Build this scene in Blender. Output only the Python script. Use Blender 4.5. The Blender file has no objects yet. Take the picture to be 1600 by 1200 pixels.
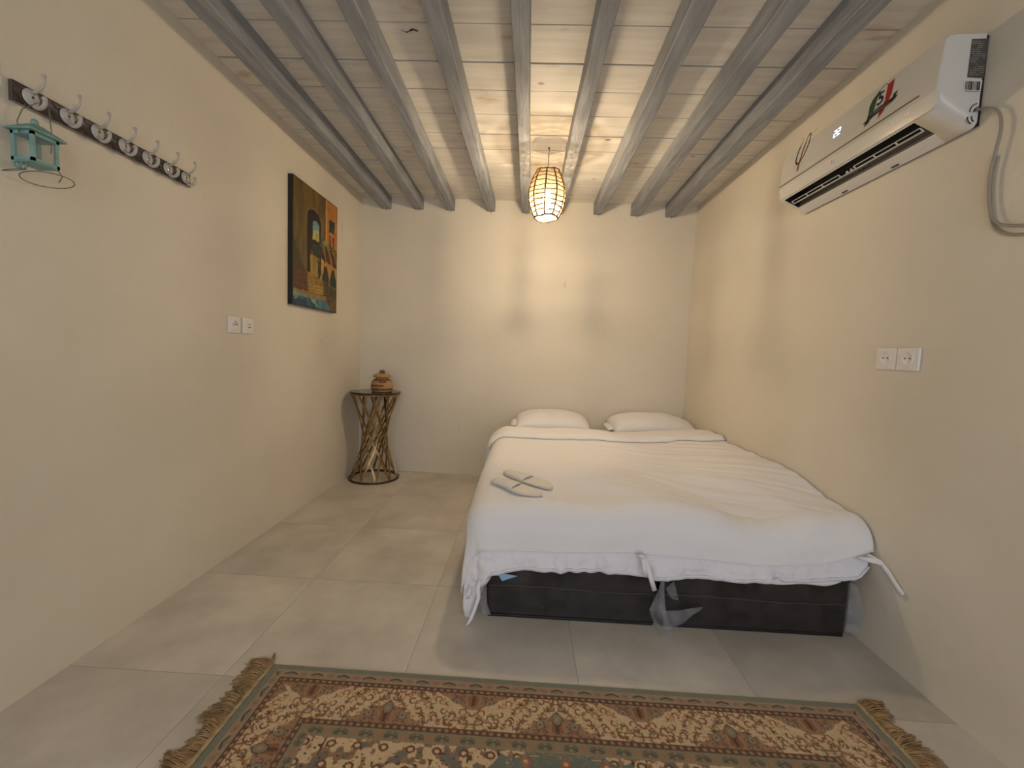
import bpy, bmesh, math, random
import numpy as np
from mathutils import Vector, Matrix

SC = bpy.context.scene
COL = SC.collection
random.seed(7)
PI = math.pi

# ------------------------------------------------------------------ camera
W, H, D = 2.936, 2.458, 5.30          # room width, ceiling-board height, depth (y from 0 back wall to -D)
FPX, PITCH, YAW, ROLL = 657.9, -0.07133, 0.03111, 0.04042
cy, sy, cp, sp = math.cos(YAW), math.sin(YAW), math.cos(PITCH), math.sin(PITCH)
fwd = Vector((-sy * cp, cy * cp, sp)); rt0 = Vector((cy, sy, 0)); up0 = rt0.cross(fwd)
rgt = math.cos(ROLL) * rt0 + math.sin(ROLL) * up0
upv = -math.sin(ROLL) * rt0 + math.cos(ROLL) * up0
cam = bpy.data.cameras.new('camera'); co = bpy.data.objects.new('camera', cam); COL.objects.link(co)
cam.sensor_fit = 'HORIZONTAL'; cam.sensor_width = 36.0; cam.lens = FPX / 1600 * 36.0; cam.clip_start = .02
m3 = Matrix((rgt, upv, -fwd)).transposed()
co.matrix_world = Matrix.Translation((1.513, -3.793, 1.12)) @ m3.to_4x4()
SC.camera = co

# ------------------------------------------------------------------ world, exposure, lights
SC.view_settings.view_transform = 'Standard'; SC.view_settings.look = 'None'
SC.view_settings.gamma = 1.0; SC.view_settings.use_curve_mapping = False
SC.view_settings.exposure = 0.0
wd = bpy.data.worlds.new('world'); SC.world = wd; wd.use_nodes = True
wd.node_tree.nodes['Background'].inputs[0].default_value = (.62, .74, 1, 1)
wd.node_tree.nodes['Background'].inputs[1].default_value = .6

def area_light(name, loc, rot, sx, sz, power, color):
    l = bpy.data.lights.new(name, 'AREA'); l.shape = 'RECTANGLE'; l.size = sx; l.size_y = sz
    l.energy = power; l.color = color
    o = bpy.data.objects.new(name, l); COL.objects.link(o); o.location = loc; o.rotation_euler = rot
    return o
# daylight through the window and the open door in the wall behind the camera
area_light('window_daylight', (0.80, -D - .06, 1.50), (PI / 2, 0, 0), 0.95, 1.15, 16, (.82, .90, 1))
area_light('door_daylight', (2.20, -D - .06, 1.05), (PI / 2, 0, 0), 0.86, 2.0, 19, (.82, .90, 1))
# unseen warm fill light, added behind the camera for the near walls and boards
pl = bpy.data.lights.new('rear_fill_light', 'POINT'); pl.energy = 6; pl.color = (1, .77, .47); pl.shadow_soft_size = .12
po = bpy.data.objects.new('rear_fill_light', pl); COL.objects.link(po); po.location = (1.5, -4.55, 1.80)
PENDANT = (1.603, -1.0, 2.145)
PENDANT_POWER = 70

# ------------------------------------------------------------------ helpers
def lin(r, g, b):
    f = lambda c: (c / 255 / 12.92) if c / 255 <= .04045 else ((c / 255 + .055) / 1.055) ** 2.4
    return (f(r), f(g), f(b), 1)

class G:
    """tiny node graph builder"""
    def __init__(s, name):
        s.m = bpy.data.materials.new(name); s.m.use_nodes = True
        s.t = s.m.node_tree; s.b = s.t.nodes['Principled BSDF']
    def n(s, typ, **kw):
        nd = s.t.nodes.new(typ)
        for k, v in kw.items():
            if k.startswith('i_'):
                key = k[2:]; key = int(key) if key.isdigit() else key.replace('_', ' ')
                nd.inputs[key].default_value = v
            else: setattr(nd, k, v)
        return nd
    def l(s, a, ao, b, bi): s.t.links.new(a.outputs[ao], b.inputs[bi])

def coords(g, scale=(1, 1, 1)):
    tc = g.n('ShaderNodeTexCoord'); mp = g.n('ShaderNodeMapping'); mp.inputs['Scale'].default_value = scale
    g.l(tc, 'Object', mp, 0); return mp

def mat(name, col, rough=.6, metal=0, spec=.5, var=.0, vscale=8, bump=0, bscale=40, stretch=(1, 1, 1), coat=0, col2=None, detail=4):
    g = G(name); b = g.b
    b.inputs['Roughness'].default_value = rough; b.inputs['Metallic'].default_value = metal
    b.inputs['Specular IOR Level'].default_value = spec; b.inputs['Coat Weight'].default_value = coat
    b.inputs['Base Color'].default_value = col
    if var or col2:
        mp = coords(g, stretch)
        nz = g.n('ShaderNodeTexNoise'); nz.inputs['Scale'].default_value = vscale; nz.inputs['Detail'].default_value = detail
        g.l(mp, 0, nz, 'Vector')
        cr = g.n('ShaderNodeValToRGB'); e = cr.color_ramp.elements
        c2 = col2 or tuple(c * (1 + var) for c in col[:3]) + (1,)
        c1 = col if col2 else tuple(c * (1 - var) for c in col[:3]) + (1,)
        e[0].position = .35; e[0].color = c1; e[1].position = .65; e[1].color = c2
        g.l(nz, 0, cr, 0); g.l(cr, 0, b, 'Base Color')
    if bump:
        mp = coords(g, stretch)
        nz = g.n('ShaderNodeTexNoise'); nz.inputs['Scale'].default_value = bscale; nz.inputs['Detail'].default_value = 3
        g.l(mp, 0, nz, 'Vector')
        bp = g.n('ShaderNodeBump'); bp.inputs['Strength'].default_value = 1; bp.inputs['Distance'].default_value = bump
        g.l(nz, 0, bp, 'Height'); g.l(bp, 0, b, 'Normal')
    return g.m

def emit(name, col, strength):
    g = G(name); g.b.inputs['Base Color'].default_value = col
    g.b.inputs['Emission Color'].default_value = col; g.b.inputs['Emission Strength'].default_value = strength
    return g.m

def attr_mat(name, rough=.9, spec=.2, bump=0, bscale=300, sheen=0):
    g = G(name); a = g.n('ShaderNodeVertexColor'); a.layer_name = 'Col'
    g.l(a, 'Color', g.b, 'Base Color'); g.b.inputs['Roughness'].default_value = rough
    g.b.inputs['Specular IOR Level'].default_value = spec; g.b.inputs['Sheen Weight'].default_value = sheen
    if bump:
        mp = coords(g); nz = g.n('ShaderNodeTexNoise'); nz.inputs['Scale'].default_value = bscale
        g.l(mp, 0, nz, 'Vector'); bp = g.n('ShaderNodeBump'); bp.inputs['Distance'].default_value = bump
        g.l(nz, 0, bp, 'Height'); g.l(bp, 0, g.b, 'Normal')
    return g.m

def world_loc(o):
    v = Vector((0, 0, 0))
    while o is not None: v = v + o.location; o = o.parent
    return v

class MB:
    """collects shapes given in world metres, then links them as ONE mesh object"""
    def __init__(s): s.b = bmesh.new(); s.mi = 0
    def add(s, vs, fs):
        bv = [s.b.verts.new(v) for v in vs]; out = []
        for f in fs:
            try:
                nf = s.b.faces.new([bv[i] for i in f]); nf.material_index = s.mi; out.append(nf)
            except ValueError: pass
        return bv, out
    def box(s, lo, hi, bev=0, seg=2, M=None):
        x0, y0, z0 = lo; x1, y1, z1 = hi
        vs = [(x0, y0, z0), (x1, y0, z0), (x1, y1, z0), (x0, y1, z0), (x0, y0, z1), (x1, y0, z1), (x1, y1, z1), (x0, y1, z1)]
        if M is not None: vs = [M @ Vector(v) for v in vs]
        bv, fs = s.add(vs, [(3, 2, 1, 0), (4, 5, 6, 7), (0, 1, 5, 4), (1, 2, 6, 5), (2, 3, 7, 6), (3, 0, 4, 7)])
        if bev:
            es = list({e for f in fs for e in f.edges})
            r = bmesh.ops.bevel(s.b, geom=es, offset=bev, segments=seg, profile=.5, affect='EDGES')
            for f in r['faces']: f.material_index = s.mi
        return bv
    def tube(s, pts, r, n=8, closed=False, caps=True, flat=None):
        P = [Vector(p) for p in pts]; k = len(P); rs = r if hasattr(r, '__len__') else [r] * k
        rings = []; prev = None
        for i in range(k):
            a = P[(i - 1) % k] if (closed or i > 0) else P[i]; c = P[(i + 1) % k] if (closed or i < k - 1) else P[i]
            t = (c - a).normalized()
            u = prev if prev is not None else (Vector((0, 0, 1)) if abs(t.z) < .9 else Vector((1, 0, 0)))
            u = (u - t * u.dot(t)).normalized(); prev = u; v = t.cross(u)
            fl = flat or 1
            rings.append([s.b.verts.new(P[i] + rs[i] * (math.cos(q) * u + fl * math.sin(q) * v)) for q in (2 * PI * j / n for j in range(n))])
        for i in range(k if closed else k - 1):
            A, B = rings[i], rings[(i + 1) % k]
            for j in range(n):
                f = s.b.faces.new((A[j], A[(j + 1) % n], B[(j + 1) % n], B[j])); f.material_index = s.mi; f.smooth = True
        if caps and not closed:
            for R_ in (rings[0][::-1], rings[-1]): f = s.b.faces.new(R_); f.material_index = s.mi
    def lathe(s, prof, c, n=32, close=True):
        rings = []
        for r, z in prof:
            rings.append([s.b.verts.new((c[0] + r * math.cos(2 * PI * j / n), c[1] + r * math.sin(2 * PI * j / n), c[2] + z)) for j in range(n)])
        for A, B in zip(rings, rings[1:]):
            for j in range(n):
                f = s.b.faces.new((A[j], A[(j + 1) % n], B[(j + 1) % n], B[j])); f.material_index = s.mi; f.smooth = True
        if close:
            for R_ in (rings[0][::-1], rings[-1]): f = s.b.faces.new(R_); f.material_index = s.mi
    def grid(s, X, smooth=True):
        """X: array (nu, nv, 3)"""
        nu, nv = X.shape[:2]
        bv = [[s.b.verts.new(X[i, j]) for j in range(nv)] for i in range(nu)]
        for i in range(nu - 1):
            for j in range(nv - 1):
                f = s.b.faces.new((bv[i][j], bv[i + 1][j], bv[i + 1][j + 1], bv[i][j + 1])); f.smooth = smooth; f.material_index = s.mi
    def prism(s, poly, axis, a, b):
        """poly: list of 2D points in the two other axes (order xyz without axis)"""
        def put(p, t):
            q = list(p); q.insert(axis, t); return tuple(q)
        n = len(poly); vs = [put(p, a) for p in poly] + [put(p, b) for p in poly]
        fs = [tuple(range(n))[::-1], tuple(range(n, 2 * n))] + [(i, (i + 1) % n, n + (i + 1) % n, n + i) for i in range(n)]
        s.add(vs, fs)
    def build(s, name, mats, parent=None, smooth=None, solid=0, recalc=True, sub=0):
        off = world_loc(parent) if parent is not None else Vector((0, 0, 0))
        if recalc: bmesh.ops.recalc_face_normals(s.b, faces=s.b.faces)
        for v in s.b.verts: v.co -= off
        me = bpy.data.meshes.new(name); s.b.to_mesh(me); s.b.free()
        for m in (mats if isinstance(mats, (list, tuple)) else [mats]): me.materials.append(m)
        if smooth is not None:
            for p in me.polygons: p.use_smooth = smooth
        o = bpy.data.objects.new(name, me); COL.objects.link(o)
        if parent is not None: o.parent = parent
        if solid:
            md = o.modifiers.new('solid', 'SOLIDIFY'); md.thickness = solid; md.offset = -1
        if sub:
            md = o.modifiers.new('sub', 'SUBSURF'); md.levels = sub; md.render_levels = sub
        return o

def tag(o, label, cat, group=None):
    o['label'] = label; o['category'] = cat
    if group: o['group'] = group
    return o
def thing(name, label, cat, loc, group=None):
    o = bpy.data.objects.new(name, None); COL.objects.link(o); o.location = loc; o.empty_display_size = .05
    return tag(o, label, cat, group)
def struct(o): o['kind'] = 'structure'; return o

def fast_grid(name, X, mats, parent=None, cols=None, smooth=True):
    """big grid mesh with optional colour attribute; X (nu,nv,3) world"""
    nu, nv = X.shape[:2]
    off = np.array(world_loc(parent)) if parent is not None else np.zeros(3)
    V = (X - off).reshape(-1, 3)
    i, j = np.meshgrid(np.arange(nu - 1), np.arange(nv - 1), indexing='ij')
    a = (i * nv + j).ravel(); F = np.stack([a, a + nv, a + nv + 1, a + 1], 1)
    me = bpy.data.meshes.new(name)
    me.vertices.add(len(V)); me.vertices.foreach_set('co', V.astype(np.float32).ravel())
    me.loops.add(F.size); me.loops.foreach_set('vertex_index', F.astype(np.int32).ravel())
    me.polygons.add(len(F)); me.polygons.foreach_set('loop_start', np.arange(0, F.size, 4, dtype=np.int32))
    me.update(calc_edges=True); me.validate()
    if cols is not None:
        at = me.color_attributes.new('Col', 'FLOAT_COLOR', 'POINT')
        c = np.concatenate([cols.reshape(-1, 3), np.ones((nu * nv, 1))], 1).astype(np.float32)
        at.data.foreach_set('color', c.ravel())
    if smooth: me.polygons.foreach_set('use_smooth', np.ones(len(F), bool))
    for m in (mats if isinstance(mats, (list, tuple)) else [mats]): me.materials.append(m)
    o = bpy.data.objects.new(name, me); COL.objects.link(o)
    if parent is not None: o.parent = parent
    return o

def hash2(i, j, seed=0):
    h = np.sin(i * 127.1 + j * 311.7 + seed * 74.7) * 43758.5453
    return h - np.floor(h)
def vn(x, y, seed=0):
    xi, yi = np.floor(x), np.floor(y); fx, fy = x - xi, y - yi
    fx = fx * fx * (3 - 2 * fx); fy = fy * fy * (3 - 2 * fy)
    a, b = hash2(xi, yi, seed), hash2(xi + 1, yi, seed); c, d = hash2(xi, yi + 1, seed), hash2(xi + 1, yi + 1, seed)
    return (a + (b - a) * fx) * (1 - fy) + (c + (d - c) * fx) * fy - .5
def fbm(x, y, seed=0, o=3):
    r = 0; a = 1
    for k in range(o): r = r + a * vn(x, y, seed + k); x = x * 2.03; y = y * 2.03; a *= .5
    return r
def sstep(a, b, x):
    t = np.clip((x - a) / (b - a), 0, 1); return t * t * (3 - 2 * t)
def L3(r, g, b): return np.array(lin(r, g, b)[:3])

# ------------------------------------------------------------------ materials
def plaster(name, seed):
    g = G(name); b = g.b; b.inputs['Roughness'].default_value = .55; b.inputs['Specular IOR Level'].default_value = .35
    mp = coords(g); mp.inputs['Location'].default_value = (seed, seed * 2, seed * 3)
    n1 = g.n('ShaderNodeTexNoise'); n1.inputs['Scale'].default_value = 1.6; n1.inputs['Detail'].default_value = 6; n1.inputs['Roughness'].default_value = .6
    g.l(mp, 0, n1, 'Vector')
    cr = g.n('ShaderNodeValToRGB'); e = cr.color_ramp.elements
    e[0].position = .3; e[0].color = (.71, .645, .535, 1); e[1].position = .72; e[1].color = (.77, .71, .60, 1)
    g.l(n1, 0, cr, 0)
    # small scuffs
    n2 = g.n('ShaderNodeTexNoise'); n2.inputs['Scale'].default_value = 9; n2.inputs['Detail'].default_value = 3
    mp2 = coords(g, (1, 1, .45)); mp2.inputs['Location'].default_value = (seed * 5, 0, seed)
    g.l(mp2, 0, n2, 'Vector')
    c2 = g.n('ShaderNodeValToRGB'); e = c2.color_ramp.elements; e[0].position = .715; e[0].color = (1, 1, 1, 1); e[1].position = .79; e[1].color = (.74, .7, .66, 1)
    g.l(n2, 0, c2, 0)
    mx = g.n('ShaderNodeMix', data_type='RGBA', blend_type='MULTIPLY'); mx.inputs[0].default_value = 1
    g.l(cr, 0, mx, 6); g.l(c2, 0, mx, 7); g.l(mx, 2, b, 'Base Color')
    n3 = g.n('ShaderNodeTexNoise'); n3.inputs['Scale'].default_value = 5; n3.inputs['Detail'].default_value = 7; n3.inputs['Roughness'].default_value = .55
    g.l(mp, 0, n3, 'Vector')
    bp = g.n('ShaderNodeBump'); bp.inputs['Strength'].default_value = .55; bp.inputs['Distance'].default_value = .012
    g.l(n3, 0, bp, 'Height'); g.l(bp, 0, b, 'Normal')
    return g.m
M_wall = [plaster('plaster_%d' % k, k * 3.7) for k in range(4)]

def floor_mat():
    g = G('floor_tile'); b = g.b; b.inputs['Specular IOR Level'].default_value = .5
    tc = g.n('ShaderNodeTexCoord'); sx = g.n('ShaderNodeSeparateXYZ'); g.l(tc, 'Object', sx, 0)
    def cell(axis, off, size):
        a = g.n('ShaderNodeMath', operation='ADD'); a.inputs[1].default_value = off; g.l(sx, axis, a, 0)
        d = g.n('ShaderNodeMath', operation='DIVIDE'); d.inputs[1].default_value = size; g.l(a, 0, d, 0)
        fl = g.n('ShaderNodeMath', operation='FLOOR'); g.l(d, 0, fl, 0)
        fr = g.n('ShaderNodeMath', operation='FRACT'); g.l(d, 0, fr, 0)
        s_ = g.n('ShaderNodeMath', operation='SUBTRACT'); s_.inputs[1].default_value = .5; g.l(fr, 0, s_, 0)
        ab = g.n('ShaderNodeMath', operation='ABSOLUTE'); g.l(s_, 0, ab, 0)
        gt = g.n('ShaderNodeMath', operation='GREATER_THAN'); gt.inputs[1].default_value = .5 - .0012 / size; g.l(ab, 0, gt, 0)
        return fl, gt
    fx, gx = cell(0, .66, .6); fy, gy = cell(1, .635 + 6.15, .615)
    jn = g.n('ShaderNodeMath', operation='MAXIMUM'); g.l(gx, 0, jn, 0); g.l(gy, 0, jn, 1)
    cb = g.n('ShaderNodeCombineXYZ'); g.l(fx, 0, cb, 0); g.l(fy, 0, cb, 1)
    wn = g.n('ShaderNodeTexWhiteNoise', noise_dimensions='3D'); g.l(cb, 0, wn, 'Vector')
    # per tile offset into cloudy noise
    ad = g.n('ShaderNodeVectorMath', operation='MULTIPLY_ADD'); g.l(wn, 'Color', ad, 0); ad.inputs[1].default_value = (9, 9, 9); g.l(tc, 'Object', ad, 2)
    nz = g.n('ShaderNodeTexNoise'); nz.inputs['Scale'].default_value = 3.2; nz.inputs['Detail'].default_value = 8; nz.inputs['Roughness'].default_value = .62
    g.l(ad, 0, nz, 'Vector')
    cr = g.n('ShaderNodeValToRGB'); e = cr.color_ramp.elements
    e[0].position = .25; e[0].color = (.42, .375, .32, 1); e[1].position = .75; e[1].color = (.68, .625, .545, 1)
    g.l(nz, 0, cr, 0)
    tv = g.n('ShaderNodeMapRange'); tv.inputs['To Min'].default_value = .93; tv.inputs['To Max'].default_value = 1.06; g.l(wn, 'Value', tv, 0)
    hs = g.n('ShaderNodeHueSaturation'); g.l(tv, 0, hs, 'Value'); g.l(cr, 0, hs, 'Color')
    mx = g.n('ShaderNodeMix', data_type='RGBA'); g.l(jn, 0, mx, 0); g.l(hs, 0, mx, 6); mx.inputs[7].default_value = (.33, .29, .245, 1)
    g.l(mx, 2, b, 'Base Color')
    mr = g.n('ShaderNodeMapRange'); mr.inputs['To Min'].default_value = .26; mr.inputs['To Max'].default_value = .48; g.l(nz, 0, mr, 0)
    g.l(mr, 0, b, 'Roughness')
    bp = g.n('ShaderNodeBump', invert=True); bp.inputs['Strength'].default_value = .4; bp.inputs['Distance'].default_value = .001
    g.l(jn, 0, bp, 'Height'); g.l(bp, 0, b, 'Normal')
    return g.m
M_floor = floor_mat()

def board_mat():
    g = G('whitewashed_boards'); b = g.b; b.inputs['Roughness'].default_value = .6; b.inputs['Specular IOR Level'].default_value = .3
    mp = coords(g, (1.2, 14, 1)); nz = g.n('ShaderNodeTexNoise'); nz.inputs['Scale'].default_value = 2.2; nz.inputs['Detail'].default_value = 6
    g.l(mp, 0, nz, 'Vector')
    cr = g.n('ShaderNodeValToRGB'); e = cr.color_ramp.elements
    e[0].position = .3; e[0].color = (.67, .625, .56, 1); e[1].position = .68; e[1].color = (.79, .75, .685, 1)
    g.l(nz, 0, cr, 0)
    mp2 = coords(g, (1.6, 3.6, 1)); n2 = g.n('ShaderNodeTexNoise'); n2.inputs['Scale'].default_value = 2.6; n2.inputs['Detail'].default_value = 3
    g.l(mp2, 0, n2, 'Vector')
    c2 = g.n('ShaderNodeValToRGB'); e = c2.color_ramp.elements; e[0].position = .64; e[0].color = (1, 1, 1, 1); e[1].position = .76; e[1].color = (.8, .66, .52, 1)
    g.l(n2, 0, c2, 0)
    vo = g.n('ShaderNodeTexVoronoi'); vo.inputs['Scale'].default_value = 2.1; mp3 = coords(g, (1, 1.7, 1)); g.l(mp3, 0, vo, 'Vector')
    c3 = g.n('ShaderNodeValToRGB'); e = c3.color_ramp.elements; e[0].position = .028; e[0].color = (.42, .34, .27, 1); e[1].position = .05; e[1].color = (1, 1, 1, 1)
    g.l(vo, 'Distance', c3, 0)
    m1 = g.n('ShaderNodeMix', data_type='RGBA', blend_type='MULTIPLY'); m1.inputs[0].default_value = 1; g.l(cr, 0, m1, 6); g.l(c2, 0, m1, 7)
    m2 = g.n('ShaderNodeMix', data_type='RGBA', blend_type='MULTIPLY'); m2.inputs[0].default_value = 1; g.l(m1, 2, m2, 6); g.l(c3, 0, m2, 7)
    g.l(m2, 2, b, 'Base Color')
    bp = g.n('ShaderNodeBump'); bp.inputs['Strength'].default_value = .4; bp.inputs['Distance'].default_value = .003; g.l(nz, 0, bp, 'Height'); g.l(bp, 0, b, 'Normal')
    return g.m
M_board = board_mat()
M_dark = mat('dark_gap', (.012, .01, .009, 1), .9)
M_beam = mat('grey_painted_timber', (.285, .296, .32, 1), .62, spec=.3, var=.16, vscale=5, stretch=(6, .8, 6), bump=.004, bscale=7)
M_bulbglass = emit('lit_bulb', (1, .78, .48, 1), 30)
M_rattan = mat('rattan', (.20, .10, .03, 1), .55, var=.4, vscale=40)
M_cord = mat('dark_cord', (.03, .025, .02, 1), .6)
M_linen = mat('white_cotton', (.87, .85, .86, 1), .85, spec=.2, var=.015, vscale=3, bump=.0006, bscale=260)
M_quilt = mat('white_quilt', (.86, .84, .88, 1), .8, spec=.25, bump=.016, bscale=17)
M_pillow = mat('white_pillowcase', (.84, .82, .82, 1), .85, spec=.2, bump=.0025, bscale=16)
M_mattress = mat('white_mattress_ticking', (.72, .68, .66, 1), .8)
M_vinyl = mat('dark_brown_leatherette', (.018, .013, .011, 1), .38, spec=.5, var=.3, vscale=4, bump=.004, bscale=9, coat=.15)
M_seam = mat('leatherette_seam', (.075, .06, .05, 1), .5)
M_black = mat('black_plastic', (.008, .008, .009, 1), .5)
M_bronze = mat('bronze_metal', (.34, .22, .10, 1), .32, metal=.9, var=.25, vscale=18)
M_bronzed = mat('dark_bronze_metal', (.09, .055, .03, 1), .35, metal=.85)
M_glassblk = mat('black_glass', (.012, .009, .009, 1), .12, spec=.6)
M_basket = mat('coiled_palm_basket', (.36, .20, .085, 1), .7, col2=(.50, .30, .13, 1), vscale=60, bump=.0015, bscale=120)
M_basketd = mat('dark_palm_coil', (.17, .075, .03, 1), .7, var=.3, vscale=60, bump=.0015, bscale=120)
M_acw = mat('white_plastic', (.68, .655, .615, 1), .3, spec=.5)
M_acp = mat('white_gloss_panel', (.69, .66, .60, 1), .16, spec=.5)
M_gold = mat('gold_trim', (.30, .20, .10, 1), .3, metal=.7)
M_teal = mat('teal_painted_metal', (.20, .37, .34, 1), .5, var=.12, vscale=30)
M_wire = mat('grey_wire', (.20, .20, .165, 1), .45, metal=.5)
M_hook = mat('white_enamel', (.50, .46, .42, 1), .15, spec=.6)
M_crystal = mat('pearl_white_plate', (.58, .55, .52, 1), .12, spec=.7)
M_sw = mat('white_switch_plastic', (.84, .80, .77, 1), .35)
M_swd = mat('grey_marking', (.16, .13, .11, 1), .6)
M_cable = mat('cream_cable', (.33, .30, .24, 1), .5)
M_slip = mat('white_slipper_foam', (.80, .75, .68, 1), .6)
M_slipe = mat('slipper_edge', (.70, .66, .61, 1), .7)
M_bluetag = mat('pale_blue_label', (.33, .50, .72, 1), .4)
M_fringe = mat('tan_cotton_fringe', (.34, .215, .10, 1), .9, var=.35, vscale=40)
M_iron = mat('rusty_nail', (.10, .07, .05, 1), .6, metal=.5)

def film_mat(name, lo, hi):
    g = G(name); nt = g.t; out = nt.nodes['Material Output']
    tr = g.n('ShaderNodeBsdfTransparent'); tr.inputs[0].default_value = (.93, .93, .95, 1)
    g.b.inputs['Base Color'].default_value = (.62, .62, .66, 1); g.b.inputs['Roughness'].default_value = .18
    mp = coords(g, (1, 1, 1)); nz = g.n('ShaderNodeTexNoise'); nz.inputs['Scale'].default_value = 16; nz.inputs['Detail'].default_value = 3; g.l(mp, 0, nz, 'Vector')
    mr = g.n('ShaderNodeMapRange'); mr.inputs['From Min'].default_value = .3; mr.inputs['From Max'].default_value = .75
    mr.inputs['To Min'].default_value = lo; mr.inputs['To Max'].default_value = hi; g.l(nz, 0, mr, 0)
    bp = g.n('ShaderNodeBump'); bp.inputs['Distance'].default_value = .004; g.l(nz, 0, bp, 'Height'); g.l(bp, 0, g.b, 'Normal')
    mx = g.n('ShaderNodeMixShader'); g.l(mr, 0, mx, 0); g.l(tr, 0, mx, 1); g.l(g.b, 0, mx, 2); g.l(mx, 0, out, 0)
    return g.m
M_film = film_mat('clear_plastic_film', .12, .40); M_filmt = film_mat('tight_plastic_film', .0, .045)
def pane_mat():
    g = G('clear_glass_pane'); out = g.t.nodes['Material Output']
    tr = g.n('ShaderNodeBsdfTransparent'); g.b.inputs['Base Color'].default_value = (.4, .42, .42, 1); g.b.inputs['Roughness'].default_value = .05
    mx = g.n('ShaderNodeMixShader'); mx.inputs[0].default_value = .12; g.l(tr, 0, mx, 1); g.l(g.b, 0, mx, 2); g.l(mx, 0, out, 0)
    return g.m
M_pane = pane_mat()
def lining_mat(name, frac, k=1):
    g = G(name); out = g.t.nodes['Material Output']
    tl = g.n('ShaderNodeBsdfTranslucent'); tl.inputs[0].default_value = (.9 * k, .78 * k, .55 * k, 1)
    tr = g.n('ShaderNodeBsdfTransparent'); tr.inputs[0].default_value = (1, .93, .8, 1)
    mx = g.n('ShaderNodeMixShader'); mx.inputs[0].default_value = 1 - frac; g.l(tl, 0, mx, 1); g.l(tr, 0, mx, 2); g.l(mx, 0, out, 0)
    return g.m
M_lining = lining_mat('glowing_shade_lining', .035); M_diff = lining_mat('glowing_bottom_cloth', .12); M_topblock = lining_mat('light_block_disc', .92, .18); M_upblock = lining_mat('light_block_sleeve', .55, .09)  # the last two are for added pieces that dim the light on the ceiling

# ------------------------------------------------------------------ room shell
m = MB(); m.box((-.12, -D - .12, -.10), (W + .12, .12, 0)); struct(m.build('floor', M_floor))
m = MB(); m.box((-.12, -D - .12, 0), (0, .12, H + .03)); struct(m.build('wall_left', M_wall[0]))
m = MB(); m.box((W, -D - .12, 0), (W + .12, .12, H + .03)); struct(m.build('wall_right', M_wall[1]))
m = MB(); m.box((0, 0, 0), (W, .12, H + .03)); struct(m.build('wall_back', M_wall[2]))
# wall behind the camera with a window opening and a door opening
m = MB()
y0, y1 = -D - .12, -D
m.box((0, y0, 2.08), (W, y1, H + .03)); m.box((0, y0, 0), (.32, y1, 2.08)); m.box((.32, y0, 0), (1.28, y1, .92))
m.box((1.28, y0, 0), (1.76, y1, 2.08)); m.box((2.64, y0, 0), (W, y1, 2.08))
struct(m.build('wall_front', M_wall[3]))
m = MB()
for a, b in (((.32, .92), (.37, 2.08)), ((1.23, .92), (1.28, 2.08)), ((.37, .92), (1.23, .97)), ((.37, 2.03), (1.23, 2.08)), ((.785, .97), (.815, 2.03))):
    m.box((a[0], y0 + .03, a[1]), (b[0], y0 + .08, b[1]))
win = struct(m.build('window_1', M_acw))
m = MB()
for a, b in (((1.76, 0), (1.81, 2.08)), ((2.59, 0), (2.64, 2.08)), ((1.81, 2.03), (2.59, 2.08))):
    m.box((a[0], y0 + .02, a[1]), (b[0], y1 + .01, b[1]))
struct(m.build('trim_1', M_beam))

# ceiling boards run across the room; beams run from front to back under them
gaps = [-.085, -.285, -.505, -.72, -.925, -1.115, -1.328, -1.547, -1.752, -1.98, -2.225]
while gaps[-1] > -D: gaps.append(gaps[-1] - random.uniform(.19, .23))
m = MB(); prev = .02
rg = random.Random(3)
for k, g_ in enumerate(gaps):
    wgap = [.0040, .0045, .0045, .0070, .0060, .0056, .0050, .0074, .0095, .0050, .0050][k] if k < 11 else .004
    # slightly bowed plank edges, built as a strip of boxes' top and bottom
    nx = 14; xs = np.linspace(0, W, nx); w1 = np.array([rg.uniform(-.0015, .0015) for _ in xs]); w2 = np.array([rg.uniform(-.0015, .0015) for _ in xs])
    zb = H + rg.uniform(-.0015, .0015)
    for i in range(nx - 1):
        a0, a1 = g_ + wgap / 2, g_ + wgap / 2; b0, b1 = prev - .001, prev - .001
        m.add([(xs[i], a0 + w1[i], zb), (xs[i + 1], a1 + w1[i + 1], zb), (xs[i + 1], b1, zb), (xs[i], b0, zb),
               (xs[i], a0 + w1[i], zb + .022), (xs[i + 1], a1 + w1[i + 1], zb + .022), (xs[i + 1], b1, zb + .022), (xs[i], b0, zb + .022)],
              [(3, 2, 1, 0), (4, 5, 6, 7), (0, 1, 5, 4), (2, 3, 7, 6)])
    prev = g_ - wgap / 2
m.mi = 1; m.box((-.1, -D - .1, H + .024), (W + .1, .1, H + .06))
# two split cracks in the boards
m.mi = 1
for cx, cy_, ln in ((.965, -1.935, .075), (1.06, -2.235, .11)):
    pts = [(cx - ln / 2 + ln * t, cy_ + .006 * math.sin(9 * t + cx * 5) - .008 * t) for t in np.linspace(0, 1, 10)]
    wd_ = [.0005, .002, .0012, .003, .0015, .004, .005, .003, .0045, .0008]
    vs = [(x, y + w, H - .0022) for (x, y), w in zip(pts, wd_)] + [(x, y - w, H - .0022) for (x, y), w in zip(pts, wd_)]
    m.add(vs, [(i, i + 1, 11 + i, 10 + i) for i in range(9)])
struct(m.build('ceiling', [M_board, M_dark]))

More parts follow.
